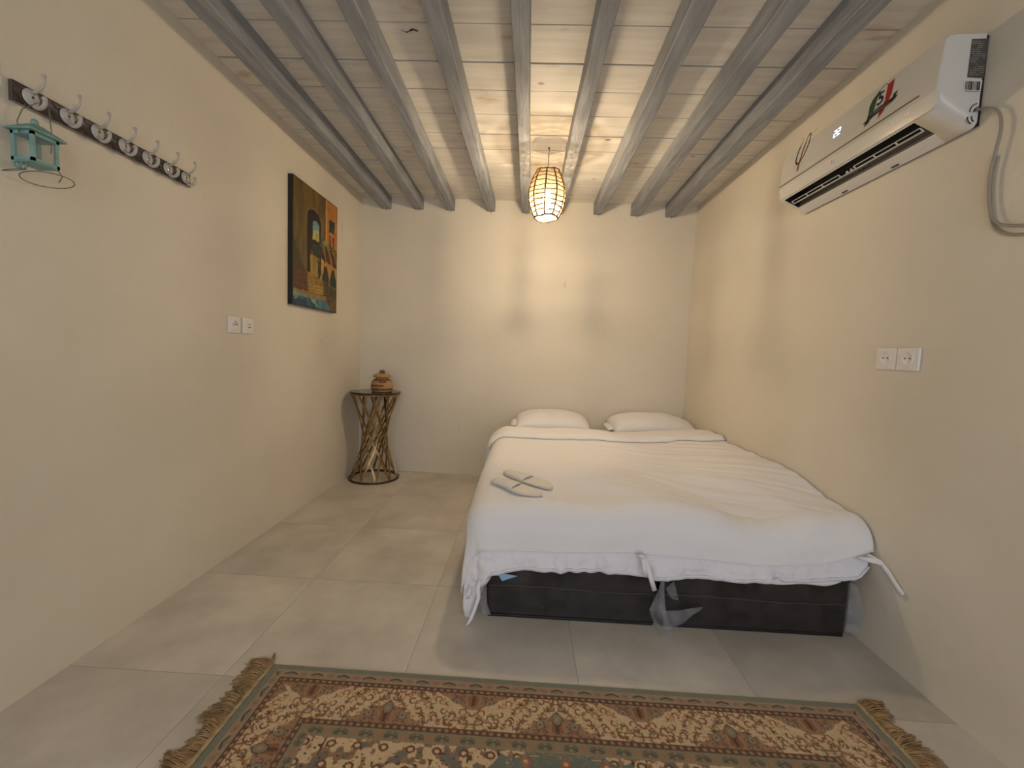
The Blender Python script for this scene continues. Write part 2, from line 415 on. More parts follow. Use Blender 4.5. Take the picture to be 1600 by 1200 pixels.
# nine beams
ords = ['first', 'second', 'third', 'fourth', 'fifth', 'sixth', 'seventh', 'eighth', 'ninth']
near = [.250, .534, .810, 1.115, 1.438, 1.754, 2.074, 2.383, 2.652]
far = [.222, .512, .793, 1.150, 1.457, 1.745, 2.081, 2.408, 2.708]
hw = [.046, .042, .036, .036, .034, .034, .039, .041, .044]
notes = ['grey ceiling beam nearest the left wall, in the row of nine',
         'grey ceiling beam second from the left wall, above the painting side of the room',
         'grey ceiling beam third from the left wall',
         'grey ceiling beam fourth from the left, next but one to the rattan pendant on its left',
         'grey ceiling beam just left of the rattan pendant lamp',
         'grey ceiling beam just right of the rattan pendant lamp',
         'grey ceiling beam third from the right wall, second to the right of the pendant',
         'grey ceiling beam second from the right wall',
         'grey ceiling beam nearest the right wall, above the air conditioner side']
BB = 2.357
for k in range(9):
    ny = 34; ys = np.linspace(0, -D, ny); sl = (near[k] - far[k]) / -2.23
    t = thing('ceiling_beam', notes[k], 'beam', (far[k], 0, BB), 'grey ceiling beams')
    X = np.zeros((ny, 9, 3)); rk = np.random.RandomState(k)
    for i, y in enumerate(ys):
        xc = far[k] + sl * y; h_ = hw[k] + .003 * vn(np.array(y * 3.1), np.array(k * 7.3)) * 2; b_ = BB + .006 * vn(np.array(y * 2.3), np.array(k * 3.3 + 50))
        c = .0035
        ring = [(xc - h_, H - .001), (xc - h_, b_ + c), (xc - h_ + c, b_), (xc, b_ - .001), (xc + h_ - c, b_), (xc + h_, b_ + c), (xc + h_, H - .001), (xc, H - .001), (xc - h_, H - .001)]
        for j, (x, z) in enumerate(ring): X[i, j] = (x + (rk.uniform(-.0016, .0016) if j in (1, 2, 4, 5) else 0), y, z)
    mb = MB(); mb.grid(X, smooth=False); mb.build('timber', M_beam, t)
    mb = MB(); mb.tube([(far[k] + .004, -.03, BB + .004), (far[k] + .004, -.03, BB - .022)], .0018, 6); mb.build('nail', M_iron, t)

# ------------------------------------------------------------------ pendant lamp
px, py, pz = PENDANT
t = thing('pendant_lamp', 'lit rattan barrel pendant lamp hanging between two ceiling beams', 'lamp', (px, py, H))
m = MB(); m.tube([(px + .002, py + .03, H), (px, py + .012, 2.40), (px, py, pz + .14)], .0022, 6); m.build('cord', M_cord, t)
m = MB(); m.lathe([(.002, .012), (.005, .01), (.006, .004), (.005, 0)], (px, py + .03, H - .012), 16); m.build('ceiling_hook', M_cord, t)
def shade_r(z):          # z relative to lamp centre
    u = (z + .142) / .284
    return .068 + .047 * math.sin(PI * min(1, max(0, u * .96 + .02))) ** .8
m = MB(); zz = np.linspace(-.140, .140, 22)
m.lathe([(shade_r(z) - .006, z) for z in zz], (px, py, pz), 40, close=False); m.build('lining', M_lining, t)
m = MB(); m.lathe([(shade_r(z) - .009, z) for z in np.linspace(.015, .138, 12)], (px, py, pz), 40, close=False); m.build('upper_light_block', M_upblock, t)  # added inner sleeve, cuts the lamp's light on the ceiling close by
for k in range(10):
    a = 2 * PI * k / 10 + .13
    m = MB(); m.tube([(px + (shade_r(z) + .001) * math.cos(a + .05 * math.sin(7 * z + k)), py + (shade_r(z) + .001) * math.sin(a + .05 * math.sin(7 * z + k)), pz + z) for z in np.linspace(-.142, .145, 14)], .0052, 6)
    m.build('upright_cane', M_rattan, t)
for k in range(11):
    z = -.141 + .284 * k / 10
    m = MB(); rr = random.Random(k)
    ph = rr.uniform(0, 6)
    pts = [(px + (shade_r(z) + .001) * math.cos(q), py + (shade_r(z) + .001) * math.sin(q), pz + z + .004 * math.sin(3 * q + ph) + .002 * math.sin(10 * q)) for q in np.linspace(0, 2 * PI, 40)[:-1]]
    m.tube(pts, (.0058 if k in (0, 10) else .0036), 6, closed=True); m.build('woven_cane_ring', M_rattan, t)
m = MB(); m.tube([(px + .02, py - .06, pz - .142), (px + .028, py - .063, pz - .165), (px + .022, py - .065, pz - .187), (px + .008, py - .066, pz - .197)], .0012, 5); m.build('loose_cane_end', M_rattan, t)
sk = MB(); sk.lathe([(.004, .14), (.016, .135), (.018, .06), (.017, .04)], (px, py, pz), 16); sk = sk.build('bulb_socket', M_cord, t)
m = MB(); prof = [(.014, .042), (.018, .03), (.026, .01)] + [(.028 * math.cos(a), -.055 + .028 * math.sin(a)) for a in np.linspace(.6, -1.5, 10)]
m.lathe(prof, (px, py, pz), 24); bulb = m.build('bulb', M_bulbglass, t); bulb.visible_shadow = True
m = MB(); m.lathe([(.066, .001), (.066, 0), (.001, 0)], (px, py, pz - .139), 32, close=False); m.build('bottom_diffuser', M_diff, t)
m = MB(); m.lathe([(.066, .001), (.066, 0), (.001, 0)], (px, py, pz + .139), 32, close=False); m.build('top_light_block', M_topblock, t)  # added disc, holds back light going straight up to the boards
l = bpy.data.lights.new('pendant_light', 'POINT'); l.energy = PENDANT_POWER; l.color = (1, .85, .66); l.shadow_soft_size = .042
lo = bpy.data.objects.new('pendant_light', l); COL.objects.link(lo); lo.parent = t; lo.location = Vector((px, py, pz - .06)) - t.location

# ------------------------------------------------------------------ bed bases
def base_unit(x0, x1, label, side):
    t = thing('bed_base', label, 'bed base', ((x0 + x1) / 2, -1.04, 0), 'dark leatherette bed bases')
    yf, yb, zt = -2.07, -.02, .248
    m = MB(); m.box((x0, yf, .003), (x1, yb, zt), .012, 3); m.build('upholstered_box', M_vinyl, t)
    zs = .138
    m = MB(); pts = [(x, yf - .0015, zs + .004 * math.sin(x * 9) + .0015 * math.sin(x * 47)) for x in np.linspace(x0 + .01, x1 - .012, 30)]
    m.tube(pts, .0022, 5); m.build('front_seam', M_seam, t)
    m = MB(); m.box((x0 + .006, yf - .004, zt - .012), (x1 - .002, yf + .02, zt + .004), .003); m.build('top_edge_piping', M_black, t)
    m = MB(); m.box((x0 + .01, yf - .003, .001), (x1 - .01, yf + .01, .012), .002); m.build('bottom_edge', M_black, t)
    return t
bl = base_unit(1.385, 2.103, 'dark brown leatherette bed base, left half under the white duvet', 0)
br = base_unit(2.113, 2.888, 'dark brown leatherette bed base, right half beside the right wall', 1)
# plastic film scraps clinging to the bases
def film(parent, rows, name='plastic_wrap', mt=None):
    m = MB(); m.grid(np.array(rows, float)); o = m.build(name, mt or M_film, parent, recalc=False); return o
film(bl, [[(1.40, -2.085, .232), (1.385, -2.085, .15), (1.392, -2.082, .06), (1.41, -2.08, .01)],
          [(1.372, -2.095, .225), (1.352, -2.105, .15), (1.358, -2.10, .07), (1.372, -2.09, .02)],
          [(1.36, -2.06, .215), (1.335, -2.06, .14), (1.34, -2.05, .07), (1.365, -2.04, .02)]])
film(bl, [[(1.41, -2.0765, .235), (1.41, -2.079, .14), (1.41, -2.077, .02)], [(1.70, -2.0765, .236), (1.70, -2.0785, .14), (1.70, -2.077, .02)],
          [(2.098, -2.0765, .236), (2.098, -2.079, .14), (2.098, -2.077, .02)]], mt=M_filmt)
film(br, [[(2.14, -2.0765, .236), (2.14, -2.081, .14), (2.14, -2.077, .015)], [(2.5, -2.0765, .237), (2.5, -2.079, .14), (2.5, -2.077, .015)],
          [(2.884, -2.0765, .237), (2.884, -2.079, .14), (2.884, -2.077, .015)]], mt=M_filmt)
film(br, [[(2.118, -2.085, .25), (2.10, -2.10, .18), (2.062, -2.115, .095), (2.078, -2.12, .05), (2.115, -2.125, .004)],
          [(2.122, -2.088, .25), (2.116, -2.115, .17), (2.104, -2.14, .09), (2.12, -2.15, .045), (2.135, -2.14, .003)],
          [(2.126, -2.085, .24), (2.128, -2.09, .15), (2.128, -2.125, .085), (2.145, -2.145, .04), (2.155, -2.13, .004)]])
film(br, [[(2.12, -2.10, .085), (2.12, -2.13, .05), (2.125, -2.12, .012)], [(2.19, -2.095, .088), (2.19, -2.115, .06), (2.18, -2.10, .02)],
          [(2.24, -2.09, .097), (2.235, -2.10, .075), (2.215, -2.09, .03)], [(2.29, -2.085, .104), (2.28, -2.09, .09), (2.26, -2.083, .07)]])
film(br, [[(2.135, -2.083, .175), (2.15, -2.082, .14), (2.17, -2.082, .125)], [(2.165, -2.083, .205), (2.18, -2.084, .16), (2.19, -2.083, .125)]])
film(br, [[(2.889, -2.07, .24), (2.889, -2.07, .13), (2.889, -2.07, .02)], [(2.905, -2.085, .23), (2.92, -2.09, .13), (2.915, -2.085, .03)],
          [(2.915, -2.09, .2), (2.934, -2.10, .12), (2.932, -2.09, .04)]])
m = MB(); m.add([(1.428, -2.084, .200), (1.448, -2.084, .199), (1.515, -2.084, .190), (1.470, -2.084, .172), (1.452, -2.084, .164)], [(0, 1, 2, 3, 4)])
m.build('blue_label', M_bluetag, bl)

# ------------------------------------------------------------------ mattress
m = MB(); m.prism([(-1.99, .25), (-1.99, .40), (-1.975, .42), (-1.93, .432), (-1.30, .440), (-.95, .462), (-.72, .478), (-.05, .478), (-.02, .470), (-.012, .44), (-.012, .25)], 0, 1.44, W - .012)
tag(m.build('mattress', M_mattress), 'white mattress showing between the two pillows at the head of the bed', 'mattress')

# ------------------------------------------------------------------ duvet
def g_drape(e, r):
    q = e / r; bend = q < PI / 2
    h = np.where(bend, r * np.sin(np.minimum(q, PI / 2)), r); d = np.where(bend, r * (1 - np.cos(np.minimum(q, PI / 2))), r + e - PI * r / 2)
    return h, d
def top_z(X, Y):
    z = .522 + .048 * sstep(2.25, 2.90, X) - .055 * sstep(2.1, 2.9, X) * sstep(-1.45, -2.0, Y) - .02 * sstep(-1.5, -2.02, Y)
    z = z + .014 * fbm(X * 2.1, Y * 1.9, 3) + sstep(-1.35, -2.0, Y) * (.020 * np.sin(X * 5.6 + Y * 2 + .8) + .013 * np.sin(X * 10.3 + Y * 5 + 2.0))
    # fine pulled creases, running from the left foot towards the right-hand wall
    cA = (X * .55 + Y * 1.0); cB = (X * 1.0 - Y * .4)
    z = z + .0115 * fbm(cA * 13, cB * 1.6, 9, 2) * sstep(1.45, 2.2, X)
    z = z + .0075 * fbm(cA * 26, cB * 2.6, 15, 2) * sstep(1.7, 2.4, X)
    cC = (X * 1.0 + Y * .35)
    z = z + .011 * fbm(cC * 9, Y * 1.3, 21, 2) * sstep(-1.5, -2.0, Y)
    return z
X0, YF, RD = 1.395, -2.005, .112
def drape(X, Y, lift, rr, out=0.0):
    """flat cloth coordinates -> draped world point"""
    ex = np.maximum(0, X0 - X); ey = np.maximum(0, YF - Y); e = np.hypot(ex, ey) + 1e-9
    cx, cy_ = np.maximum(X, X0), np.maximum(Y, YF)
    h, d = g_drape(e, rr)
    z = top_z(cx, cy_) + lift - d
    fl = sstep(.1, .35, d)
    ang = np.arctan2(ey, ex)
    wob = .016 * fl * np.sin(cx * 17 + cy_ * 13 + ang * 7) + .020 * fl * fbm(cx * 7 + ang * 3, cy_ * 7, 5, 2)
    hh = np.where(e > 1e-6, h + out * np.minimum(1, e / .05) + wob, 0)
    return np.stack([cx - hh * ex / e, cy_ - hh * ey / e, z], -1)
def hem_len(Xc):
    zh = np.interp(Xc, [1.2, 1.30, 1.67, 2.0, 2.48, 2.72, 2.94], [.31, .31, .322, .338, .312, .328, .40])
    tz = top_z(Xc, np.full_like(Xc, YF)); d = np.maximum(.03, tz - zh)
    return np.where(d > RD, d - RD + PI * RD / 2, RD * np.arccos(np.clip(1 - d / RD, -1, 1)))

t_duv = thing('duvet', 'white duvet with rumpled cover spread over the double bed', 'duvet', (2.15, -1.3, .25))
def cloth_grid(nx, ny, xr, yh, left, ylen, lift, rr, out=0, curl=0):
    """left: overhang length on the left side, ylen(X): overhang at the foot"""
    us = np.concatenate([np.linspace(xr, X0, nx), np.linspace(X0, X0 - left, 34)[1:]])
    X = us[:, None] * np.ones((1, ny + 34))
    ey = ylen(np.clip(us, X0 - .1, W))
    vs_top = np.linspace(yh, YF, ny)[None, :] * np.ones((len(us), 1))
    vs_bot = YF - np.linspace(0, 1, 35)[None, 1:] * ey[:, None]
    Y = np.concatenate([vs_top, vs_bot], 1)
    return X, Y
Xc, Yc = cloth_grid(150, 150, W - .006, -.60, .40, hem_len, 0, RD)
P = drape(Xc, Yc, 0, RD)
P[..., 0] = np.minimum(P[..., 0], W - .006)
cov = fast_grid('duvet_cover', P, M_linen, t_duv)
md = cov.modifiers.new('solid', 'SOLIDIFY'); md.thickness = .004; md.offset = -1
# hem stitching roll along the foot edge
m = MB(); m.tube([tuple(p) for p in P[::3, -1, :]], .0042, 6); m.build('hem', M_linen, t_duv, recalc=False)
# quilt filling seen below the hem, puckered and rolled under
def q_len(Xc_):
    zq = np.interp(Xc_, [1.2, 1.33, 1.40, 1.50, 1.62, 1.8, 2.05, 2.3, 2.5, 2.70, 2.78, 2.88, 2.94], [.16, .175, .215, .238, .246, .250, .240, .243, .250, .258, .270, .285, .34])
    tz = top_z(Xc_, np.full_like(Xc_, YF)); d = np.maximum(.06, tz - .012 - zq)
    return np.where(d > RD, d - RD + PI * RD / 2, d * 1.4)
Xq, Yq = cloth_grid(150, 30, W - .012, -.9, .44, q_len, 0, RD)
edge_q = np.minimum(1, np.hypot(np.maximum(0, X0 - Xq), np.maximum(0, YF - Yq)) / .06)
Pq = drape(Xq, Yq, -.045 + .031 * edge_q, RD * .97, -.012)
below = sstep(.34, .27, Pq[..., 2])
puck = .020 * fbm(Pq[..., 0] * 17 + Pq[..., 1] * 17, Pq[..., 2] * 9 + Pq[..., 0] * 3, 31, 3) + .011 * np.abs(np.sin(Pq[..., 0] * 27 + 3 * np.sin(Pq[..., 0] * 7) + Pq[..., 1] * 20))
Pq[..., 1] -= below * (puck + .006); Pq[..., 0] -= below * puck * .4
Pq[..., 0] = np.minimum(Pq[..., 0], W - .008)
# roll the free edge under
last = Pq[:, -1:, :]; nrm = np.zeros_like(last); us_ = Xq[:, -1:]
inx = np.where(us_ < X0, 1.0, 0.0) * np.where(YF - Yq[:, -1:] > .05, .75, 1); iny = np.where(YF - Yq[:, -1:] > .0, 1.0, 0)
rows = []
for a in np.linspace(.5, PI, 6):
    q = last.copy(); rr_ = .016
    nx_ = (us_ < X0 - .02) * .7
    q[..., 1] += (rr_ - rr_ * np.cos(a)); q[..., 0] += nx_ * (rr_ - rr_ * np.cos(a)); q[..., 2] -= rr_ * np.sin(a); rows.append(q)
q2 = rows[-1].copy(); q2[..., 2] += .05; q2[..., 1] += .01; rows.append(q2)
Pq = np.concatenate([Pq] + rows, 1)
Pq[..., 0] = np.minimum(Pq[..., 0], W - .008)
fast_grid('quilt', Pq, M_quilt, t_duv)
# piped edge between quilt and its backing
m = MB(); e_ = Pq[:150, 64 - 1, :].copy(); e_[:, 1] -= .005; e_[:, 2] += .004
m.tube([tuple(p) for p in e_[::2]], .004, 6); m.build('quilt_piping', M_quilt, t_duv, recalc=False)
# pale strip of mattress skirt over the base top, built as a duvet part
xs_ = np.linspace(2.10, 2.83, 40); zz_ = .250 + .006 * np.sin(xs_ * 9) + .004 * np.sin(xs_ * 31)
fast_grid('mattress_skirt', np.stack([np.stack([xs_, np.full_like(xs_, yy_), zz_ + dz_ * np.minimum(1, (2.83 - xs_) / .05)], -1) for yy_, dz_ in ((-2.085, .02), (-2.098, .0), (-2.100, -.014), (-2.088, -.022))], 0), M_quilt, t_duv)
# turned-down head end
ny_t = 46; us = np.concatenate([np.linspace(W - .010, X0, 110), np.linspace(X0, X0 - .34, 34)[1:]])
wv = np.linspace(0, 1, ny_t); Xt = us[:, None] * np.ones((1, ny_t))
edge_y = -.800 - .035 * sstep(2.0, 2.9, us) + .014 * fbm(us * 6, us * 0, 41, 2) + .010 * fbm(us * 34, us * 0, 43, 2); head_y = -.50 + .05 * sstep(1.35, 1.0, us)
Yt = head_y[:, None] + (edge_y - head_y)[:, None] * wv[None, :]
prof_t = .030 * np.minimum(1, np.sqrt(np.clip((1 - wv) * 7, 0, 1))) * np.minimum(1, np.sqrt(np.clip(wv * 9, 0, 1)) + .0)
P0 = drape(Xt, Yt, 0, RD)
Pt = drape(Xt, Yt, 0, RD, .0)
exn = np.maximum(0, X0 - Xt); side = sstep(0, .12, exn)
bul = prof_t[None, :] + .004 * fbm(Xt * 9, Yt * 14, 51, 2) * np.minimum(1, prof_t / .02)[None, :]
Pt[..., 2] += bul * (1 - side) + .004; Pt[..., 0] -= bul * side + .003 * side
# the overlapped edge sinks back into the cover
P2 = drape(Xt[:, -1:], Yt[:, -1:] + .05, 0, RD); P2[..., 2] -= .004
Pt = np.concatenate([Pt, P2], 1)
Pt[..., 0] = np.minimum(Pt[..., 0], W - .008)
fo = fast_grid('turned_down_end', Pt, M_linen, t_duv)
md = fo.modifiers.new('solid', 'SOLIDIFY'); md.thickness = .004; md.offset = -1
# fabric ties of the cover
def ribbon(pts, wdir, w, name='tie', mt=None):
    m = MB(); A = []
    for i, p in enumerate(pts):
        p = Vector(p); d = Vector(wdir[i] if isinstance(wdir, list) else wdir).normalized() * (w / 2)
        A.append([tuple(p - d), tuple(p), tuple(p + d)])
    m.grid(np.array(A)); return m.build(name, mt or M_linen, t_duv, solid=.002, recalc=False)
def yfront(x, z): return -2.155
ribbon([(2.005, -2.140, .345), (2.02, -2.165, .325), (2.03, -2.172, .295), (2.045, -2.172, .25), (2.062, -2.165, .205)], (1, 0, .25), .018)
ribbon([(2.005, -2.142, .345), (2.012, -2.165, .330), (2.015, -2.172, .30), (2.022, -2.168, .262)], (1, 0, .2), .018)
m = MB(); m.tube([(1.992, -2.150, .335), (2.003, -2.162, .345), (2.015, -2.160, .338), (2.006, -2.156, .328)], [.005, .008, .008, .005], 8); m.build('tie_knot', M_linen, t_duv)
ribbon([(1.36, -2.11, .175), (1.355, -2.125, .15), (1.36, -2.135, .115), (1.347, -2.14, .07), (1.333, -2.145, .03), (1.318, -2.15, .004)], (1, .3, .15), .016)
ribbon([(1.322, -2.12, .145), (1.318, -2.125, .125), (1.312, -2.125, .102)], (1, .3, 0), .014)
ribbon([(W - .045, -2.135, .385), (W - .02, -2.165, .372), (W - .012, -2.20, .345), (W - .010, -2.235, .315), (W - .010, -2.262, .297)], (0, .6, -.8), .024)
m = MB(); m.tube([(W - .075, -2.13, .37), (W - .05, -2.15, .372), (W - .03, -2.16, .372), (W - .018, -2.168, .365)], [.006, .010, .010, .005], 8); m.build('tie_knot', M_linen, t_duv)

# ------------------------------------------------------------------ pillows
def pillow(cx, cy_, zb, w, d, h, tilt, label, seed, flap):
    t = thing('pillow', label, 'pillow', (cx, cy_, zb), 'pillows on the bed')
    nu, nv = 56, 40
    u = np.linspace(-1, 1, nu)[:, None] * np.ones((1, nv)); v = np.linspace(-1, 1, nv)[None, :] * np.ones((nu, 1))
    pinch = 1 - .07 * (u ** 2) * (1 - v ** 2) - .0
    xx = u * w / 2 * (1 - .06 * (1 - u ** 4) * 0 - .05 * (1 - v ** 2) * -.4) ; yy = v * d / 2 * (1 - .08 * (1 - u ** 2) * -.3)
    f = np.clip((1 - np.abs(u) ** 2.6) * (1 - np.abs(v) ** 2.4), 0, 1) ** .42
    wr = .010 * fbm(u * 3, v * 6, seed, 3) * f + .006 * fbm(u * 9, v * 2, seed + 5, 2) * f
    up = np.stack([cx + xx, cy_ + yy, zb + h * .30 + f * h * .7 + wr + tilt * v], -1)
    dn = np.stack([cx + xx, cy_ + yy, zb + h * .30 - f * h * .30 + tilt * v], -1)
    m = MB(); m.grid(up); m.grid(dn[:, ::-1]); bmesh.ops.remove_doubles(m.b, verts=m.b.verts, dist=.0006)
    m.build('cushion', M_pillow, t, smooth=True)
    if flap:
        fx = cx - w / 2
        A = [[(fx + .015, cy_ + d * .30, zb + .055), (fx + .03, cy_ - d * .05, zb + .055), (fx + .03, cy_ - d * .38, zb + .045)],
             [(fx - .02, cy_ + d * .28, zb + .075), (fx - .018, cy_ - d * .05, zb + .085), (fx - .016, cy_ - d * .36, zb + .06)],
             [(fx - .045, cy_ + d * .26, zb + .05), (fx - .05, cy_ - d * .05, zb + .055), (fx - .045, cy_ - d * .34, zb + .035)]]
        m = MB(); m.grid(np.array(A)); m.build('open_flap', M_pillow, t, solid=.004, recalc=False, sub=2)
pillow(1.755, -.245, .488, .60, .42, .165, .018, 'white pillow on the left side of the bed head', 61, True)
pillow(2.585, -.235, .488, .67, .42, .175, .018, 'white pillow on the right side of the bed head, next to the right wall', 71, True)

# ------------------------------------------------------------------ slippers
def slipper(h0, h1, label, flip):
    a = Vector((h0[0], h0[1], 0)); b = Vector((h1[0], h1[1], 0)); ax = (b - a).normalized(); nr = Vector((-ax.y, ax.x, 0)); Ln = (b - a).length
    zb = max(float(top_z(np.array(a.x * (1 - q) + b.x * q), np.array(a.y * (1 - q) + b.y * q))) for q in np.linspace(0, 1, 9)) + .005
    pl_x, pl_y = np.meshgrid(np.linspace(min(a.x, b.x), max(a.x, b.x), 7), np.linspace(min(a.y, b.y), max(a.y, b.y), 7)); pz_ = top_z(pl_x, pl_y)
    cf = np.linalg.lstsq(np.stack([pl_x.ravel(), pl_y.ravel(), np.ones(49)], 1), pz_.ravel(), rcond=None)[0]
    lift_ = float((pz_ - (cf[0] * pl_x + cf[1] * pl_y + cf[2])).max()) + .003
    def onbed(m):
        for v_ in m.b.verts: v_.co.z += cf[0] * v_.co.x + cf[1] * v_.co.y + cf[2] + lift_ - zb
        return m
    t = thing('slipper', label, 'slipper', (a.x, a.y, zb), 'disposable slippers on the bed')
    def wdt(s):   # half width along the sole
        return .046 * (math.sin(PI * min(1, max(0, s)) ** .9) ** .38) * (.86 + .14 * math.cos(2 * PI * (s - .72)))
    N = 40; L, R_ = [], []
    for i in range(N + 1):
        s = i / N; w = wdt(s) if 0 < i < N else .004
        c = a + ax * Ln * s + nr * (.006 * math.sin(2 * PI * s) * flip)
        L.append(c + nr * w); R_.append(c - nr * w)
    loop = L + R_[::-1]
    m = MB(); n = len(loop)
    vs = [(p.x, p.y, zb) for p in loop] + [(p.x, p.y, zb + .010) for p in loop]
    fs = [(i, (i + 1) % n, n + (i + 1) % n, n + i) for i in range(n)]
    fs += [(n + i, n + i + 1, 2 * n - 2 - i, 2 * n - 1 - i) for i in range(N)] + [(i + 1, i, n - 1 - i, n - 2 - i) for i in range(N)]
    m.add(vs, fs); onbed(m).build('sole', M_slip, t)
    m = MB(); m.tube([(p.x, p.y, zb + .0055) for p in loop], .0042, 6, closed=True); onbed(m).build('edge_binding', M_slipe, t)
    rows = []
    for s in np.linspace(.06, .52, 12):
        w = wdt(s); c = a + ax * Ln * s + nr * (.006 * math.sin(2 * PI * s) * flip); hgt = .003 + .009 * math.sin(PI * min(1, (s - .02) / .62)) ** .7
        rows.append([tuple(c + nr * (w * math.cos(q)) + Vector((0, 0, zb + .008 + hgt * math.sin(q)))) for q in np.linspace(0, PI, 13)])
    m = MB(); m.grid(np.array(rows)); onbed(m).build('toe_cover', M_slip, t, solid=.003, recalc=False)
slipper((1.375, -1.815), (1.605, -1.990), 'white disposable slipper nearer the foot of the bed, left of the pair', 1)
slipper((1.430, -1.690), (1.655, -1.885), 'white disposable slipper farther from the foot, right of the pair', -1)

# ------------------------------------------------------------------ side table and basket
tx, ty = .237, -.243
t = thing('side_table', 'round bronze lattice side table with black glass top in the back left corner', 'table', (tx, ty, 0))
ZT = .742
m = MB(); m.lathe([(.198, 0), (.2105, .001), (.2115, .006), (.2105, .011), (.198, .012)], (tx, ty, ZT), 64); m.build('glass_top', M_glassblk, t)
m = MB(); m.tube([(tx + .2 * math.cos(q), ty + .2 * math.sin(q), ZT - .007) for q in np.linspace(0, 2 * PI, 49)[:-1]], .0068, 8, closed=True); m.build('top_ring', M_bronze, t)
m = MB(); m.tube([(tx + .203 * math.cos(q), ty + .203 * math.sin(q), .009) for q in np.linspace(0, 2 * PI, 49)[:-1]], .0085, 8, closed=True); m.build('base_ring', M_bronzed, t)
NB = 10; dl = math.radians(118)
def bar_mesh(k, sg):
    m = MB(); a0 = 2 * PI * k / NB + .1; rr = .202 - (.006 if sg < 0 else 0)
    p0 = Vector((tx + rr * math.cos(a0), ty + rr * math.sin(a0), .010)); a1 = a0 + sg * dl
    p1 = Vector((tx + rr * math.cos(a1), ty + rr * math.sin(a1), ZT - .008))
    rows = []
    for q in np.linspace(0, 1, 10):
        p = p0.lerp(p1, q); rad = Vector((p.x - tx, p.y - ty, 0)).normalized(); d = (p1 - p0).normalized(); wv_ = d.cross(rad).normalized()
        hw_, th = .0088, .0024
        rows.append([tuple(p + wv_ * hw_ + rad * th), tuple(p - wv_ * hw_ + rad * th), tuple(p - wv_ * hw_ - rad * th), tuple(p + wv_ * hw_ - rad * th), tuple(p + wv_ * hw_ + rad * th)])
    m.grid(np.array(rows), smooth=False); return m
for k in range(NB):
    for sg in (1, -1): bar_mesh(k, sg).build('lattice_bar', M_bronze, t)
jx, jy, jz = .292, -.243, ZT + .012
t = thing('lidded_basket', 'small brown coiled palm basket with lid on the black side table top', 'basket', (jx, jy, jz))
prof = []
ncoil = 8
for i in range(ncoil * 8 + 1):
    u = i / (ncoil * 8); z = .125 * u
    r = (.070 + .024 * math.sin(PI * min(1, u * .95 + .12)) - .006 * u) - .018 * sstep(.72, 1, u)
    prof.append((float(r) + .0042 * abs(math.sin(PI * ncoil * u)) - .002, z))
m = MB(); m.lathe([(.004, 0)] + prof + [(.004, .125)], (jx, jy, jz), 40)
for f in m.b.faces:
    c = f.calc_center_median(); k = int((c.z - jz) / .125 * ncoil)
    ang = math.atan2(c.y - jy, c.x - jx)
    if (k in (1, 3, 5, 6) and 1) and (k != 3 or -2.3 < ang < -1.1) and (k != 5 or math.sin(ang * 4) > -.3): f.material_index = 1
m.build('body', [M_basket, M_basketd], t)
m = MB(); m.lathe([(.004, .122), (.062, .122), (.072, .126), (.076, .133), (.073, .139), (.064, .142), (.060, .147), (.046, .150), (.042, .154), (.024, .156), (.004, .157)], (jx, jy, jz), 36)
lid = m.build('lid', M_basket, t)
m = MB(); m.lathe([(.004, .155), (.019, .156), (.0235, .163), (.022, .170), (.0225, .174), (.019, .181), (.010, .184), (.004, .1845)], (jx, jy, jz), 24); m.build('knob', M_basketd, lid)

# ------------------------------------------------------------------ painting
PY0, PY1, PZ0, PZ1, PD = -1.166, -.553, 1.378, 2.173, .030
t = thing('painting', 'unframed canvas painting of an arched alley and pool on the left wall', 'painting', (0, (PY0 + PY1) / 2, PZ0))
m = MB(); m.box((.001, PY0, PZ0), (PD - .001, PY1, PZ1), .002); m.build('stretched_canvas_edge', M_black, t)
nu, nv = 170, 220
u = np.linspace(0, 1, nu)[:, None] * np.ones((1, nv)); v = np.linspace(0, 1, nv)[None, :] * np.ones((nu, 1))   # u left->right, v bottom->top
un = u + .012 * fbm(u * 22, v * 26, 2); vnn = v + .010 * fbm(u * 24, v * 20, 8)
C = np.zeros((nu, nv, 3))
def put(mask, col, n=.25, sc=30, seed=0, sx=1, sy=1):
    global C
    k = np.clip(1 + n * 2 * fbm(u * sc * sx, v * sc * sy, seed + 1), .2, 2)[..., None]
    C = np.where(mask[..., None], np.array(col)[None, None] * k, C)
put(u > -1, L3(106, 84, 38), .3, 12, 1, 2, .5)                                         # ochre wall
put((un < .32) & (vnn < .55 - un * 1.0), L3(70, 58, 26), .3, 14, 2)                     # shadowed wall foot
put(un > .70, L3(190, 120, 34), .25, 14, 3)                                             # lit orange house
put((un > .70) & (un < .735), L3(214, 160, 82), .2, 20, 3)
put((un > .55) & (un < .70), L3(96, 74, 38), .3, 14, 4)
put((un > .30) & (un < .64) & (vnn < .80) & (vnn > .30), L3(120, 92, 40), .3, 14, 4)
arch = ((np.abs(un - .435) < .15) & (vnn < .745) & (vnn > .30)) | (((un - .435) / .15) ** 2 + ((vnn - .745) / .085) ** 2 < 1)
put(arch, L3(20, 13, 8), .3, 20, 5)
rim = (((un - .435) / .168) ** 2 + ((vnn - .745) / .098) ** 2 < 1) & ~arch & (vnn > .72)
put(rim, L3(120, 92, 60), .3, 25, 5)
inner = ((np.abs(un - .475) < .075) & (vnn < .70) & (vnn > .585)) | (((un - .475) / .075) ** 2 + ((vnn - .70) / .05) ** 2 < 1)
put(inner, L3(112, 150, 150), .35, 12, 6); put(inner & (vnn < .665 + .1 * (un - .4)), L3(184, 172, 104), .3, 16, 6)
put((un > .40) & (un < .60) & (vnn > .545) & (vnn < .572), L3(30, 22, 16), .3, 20, 6)
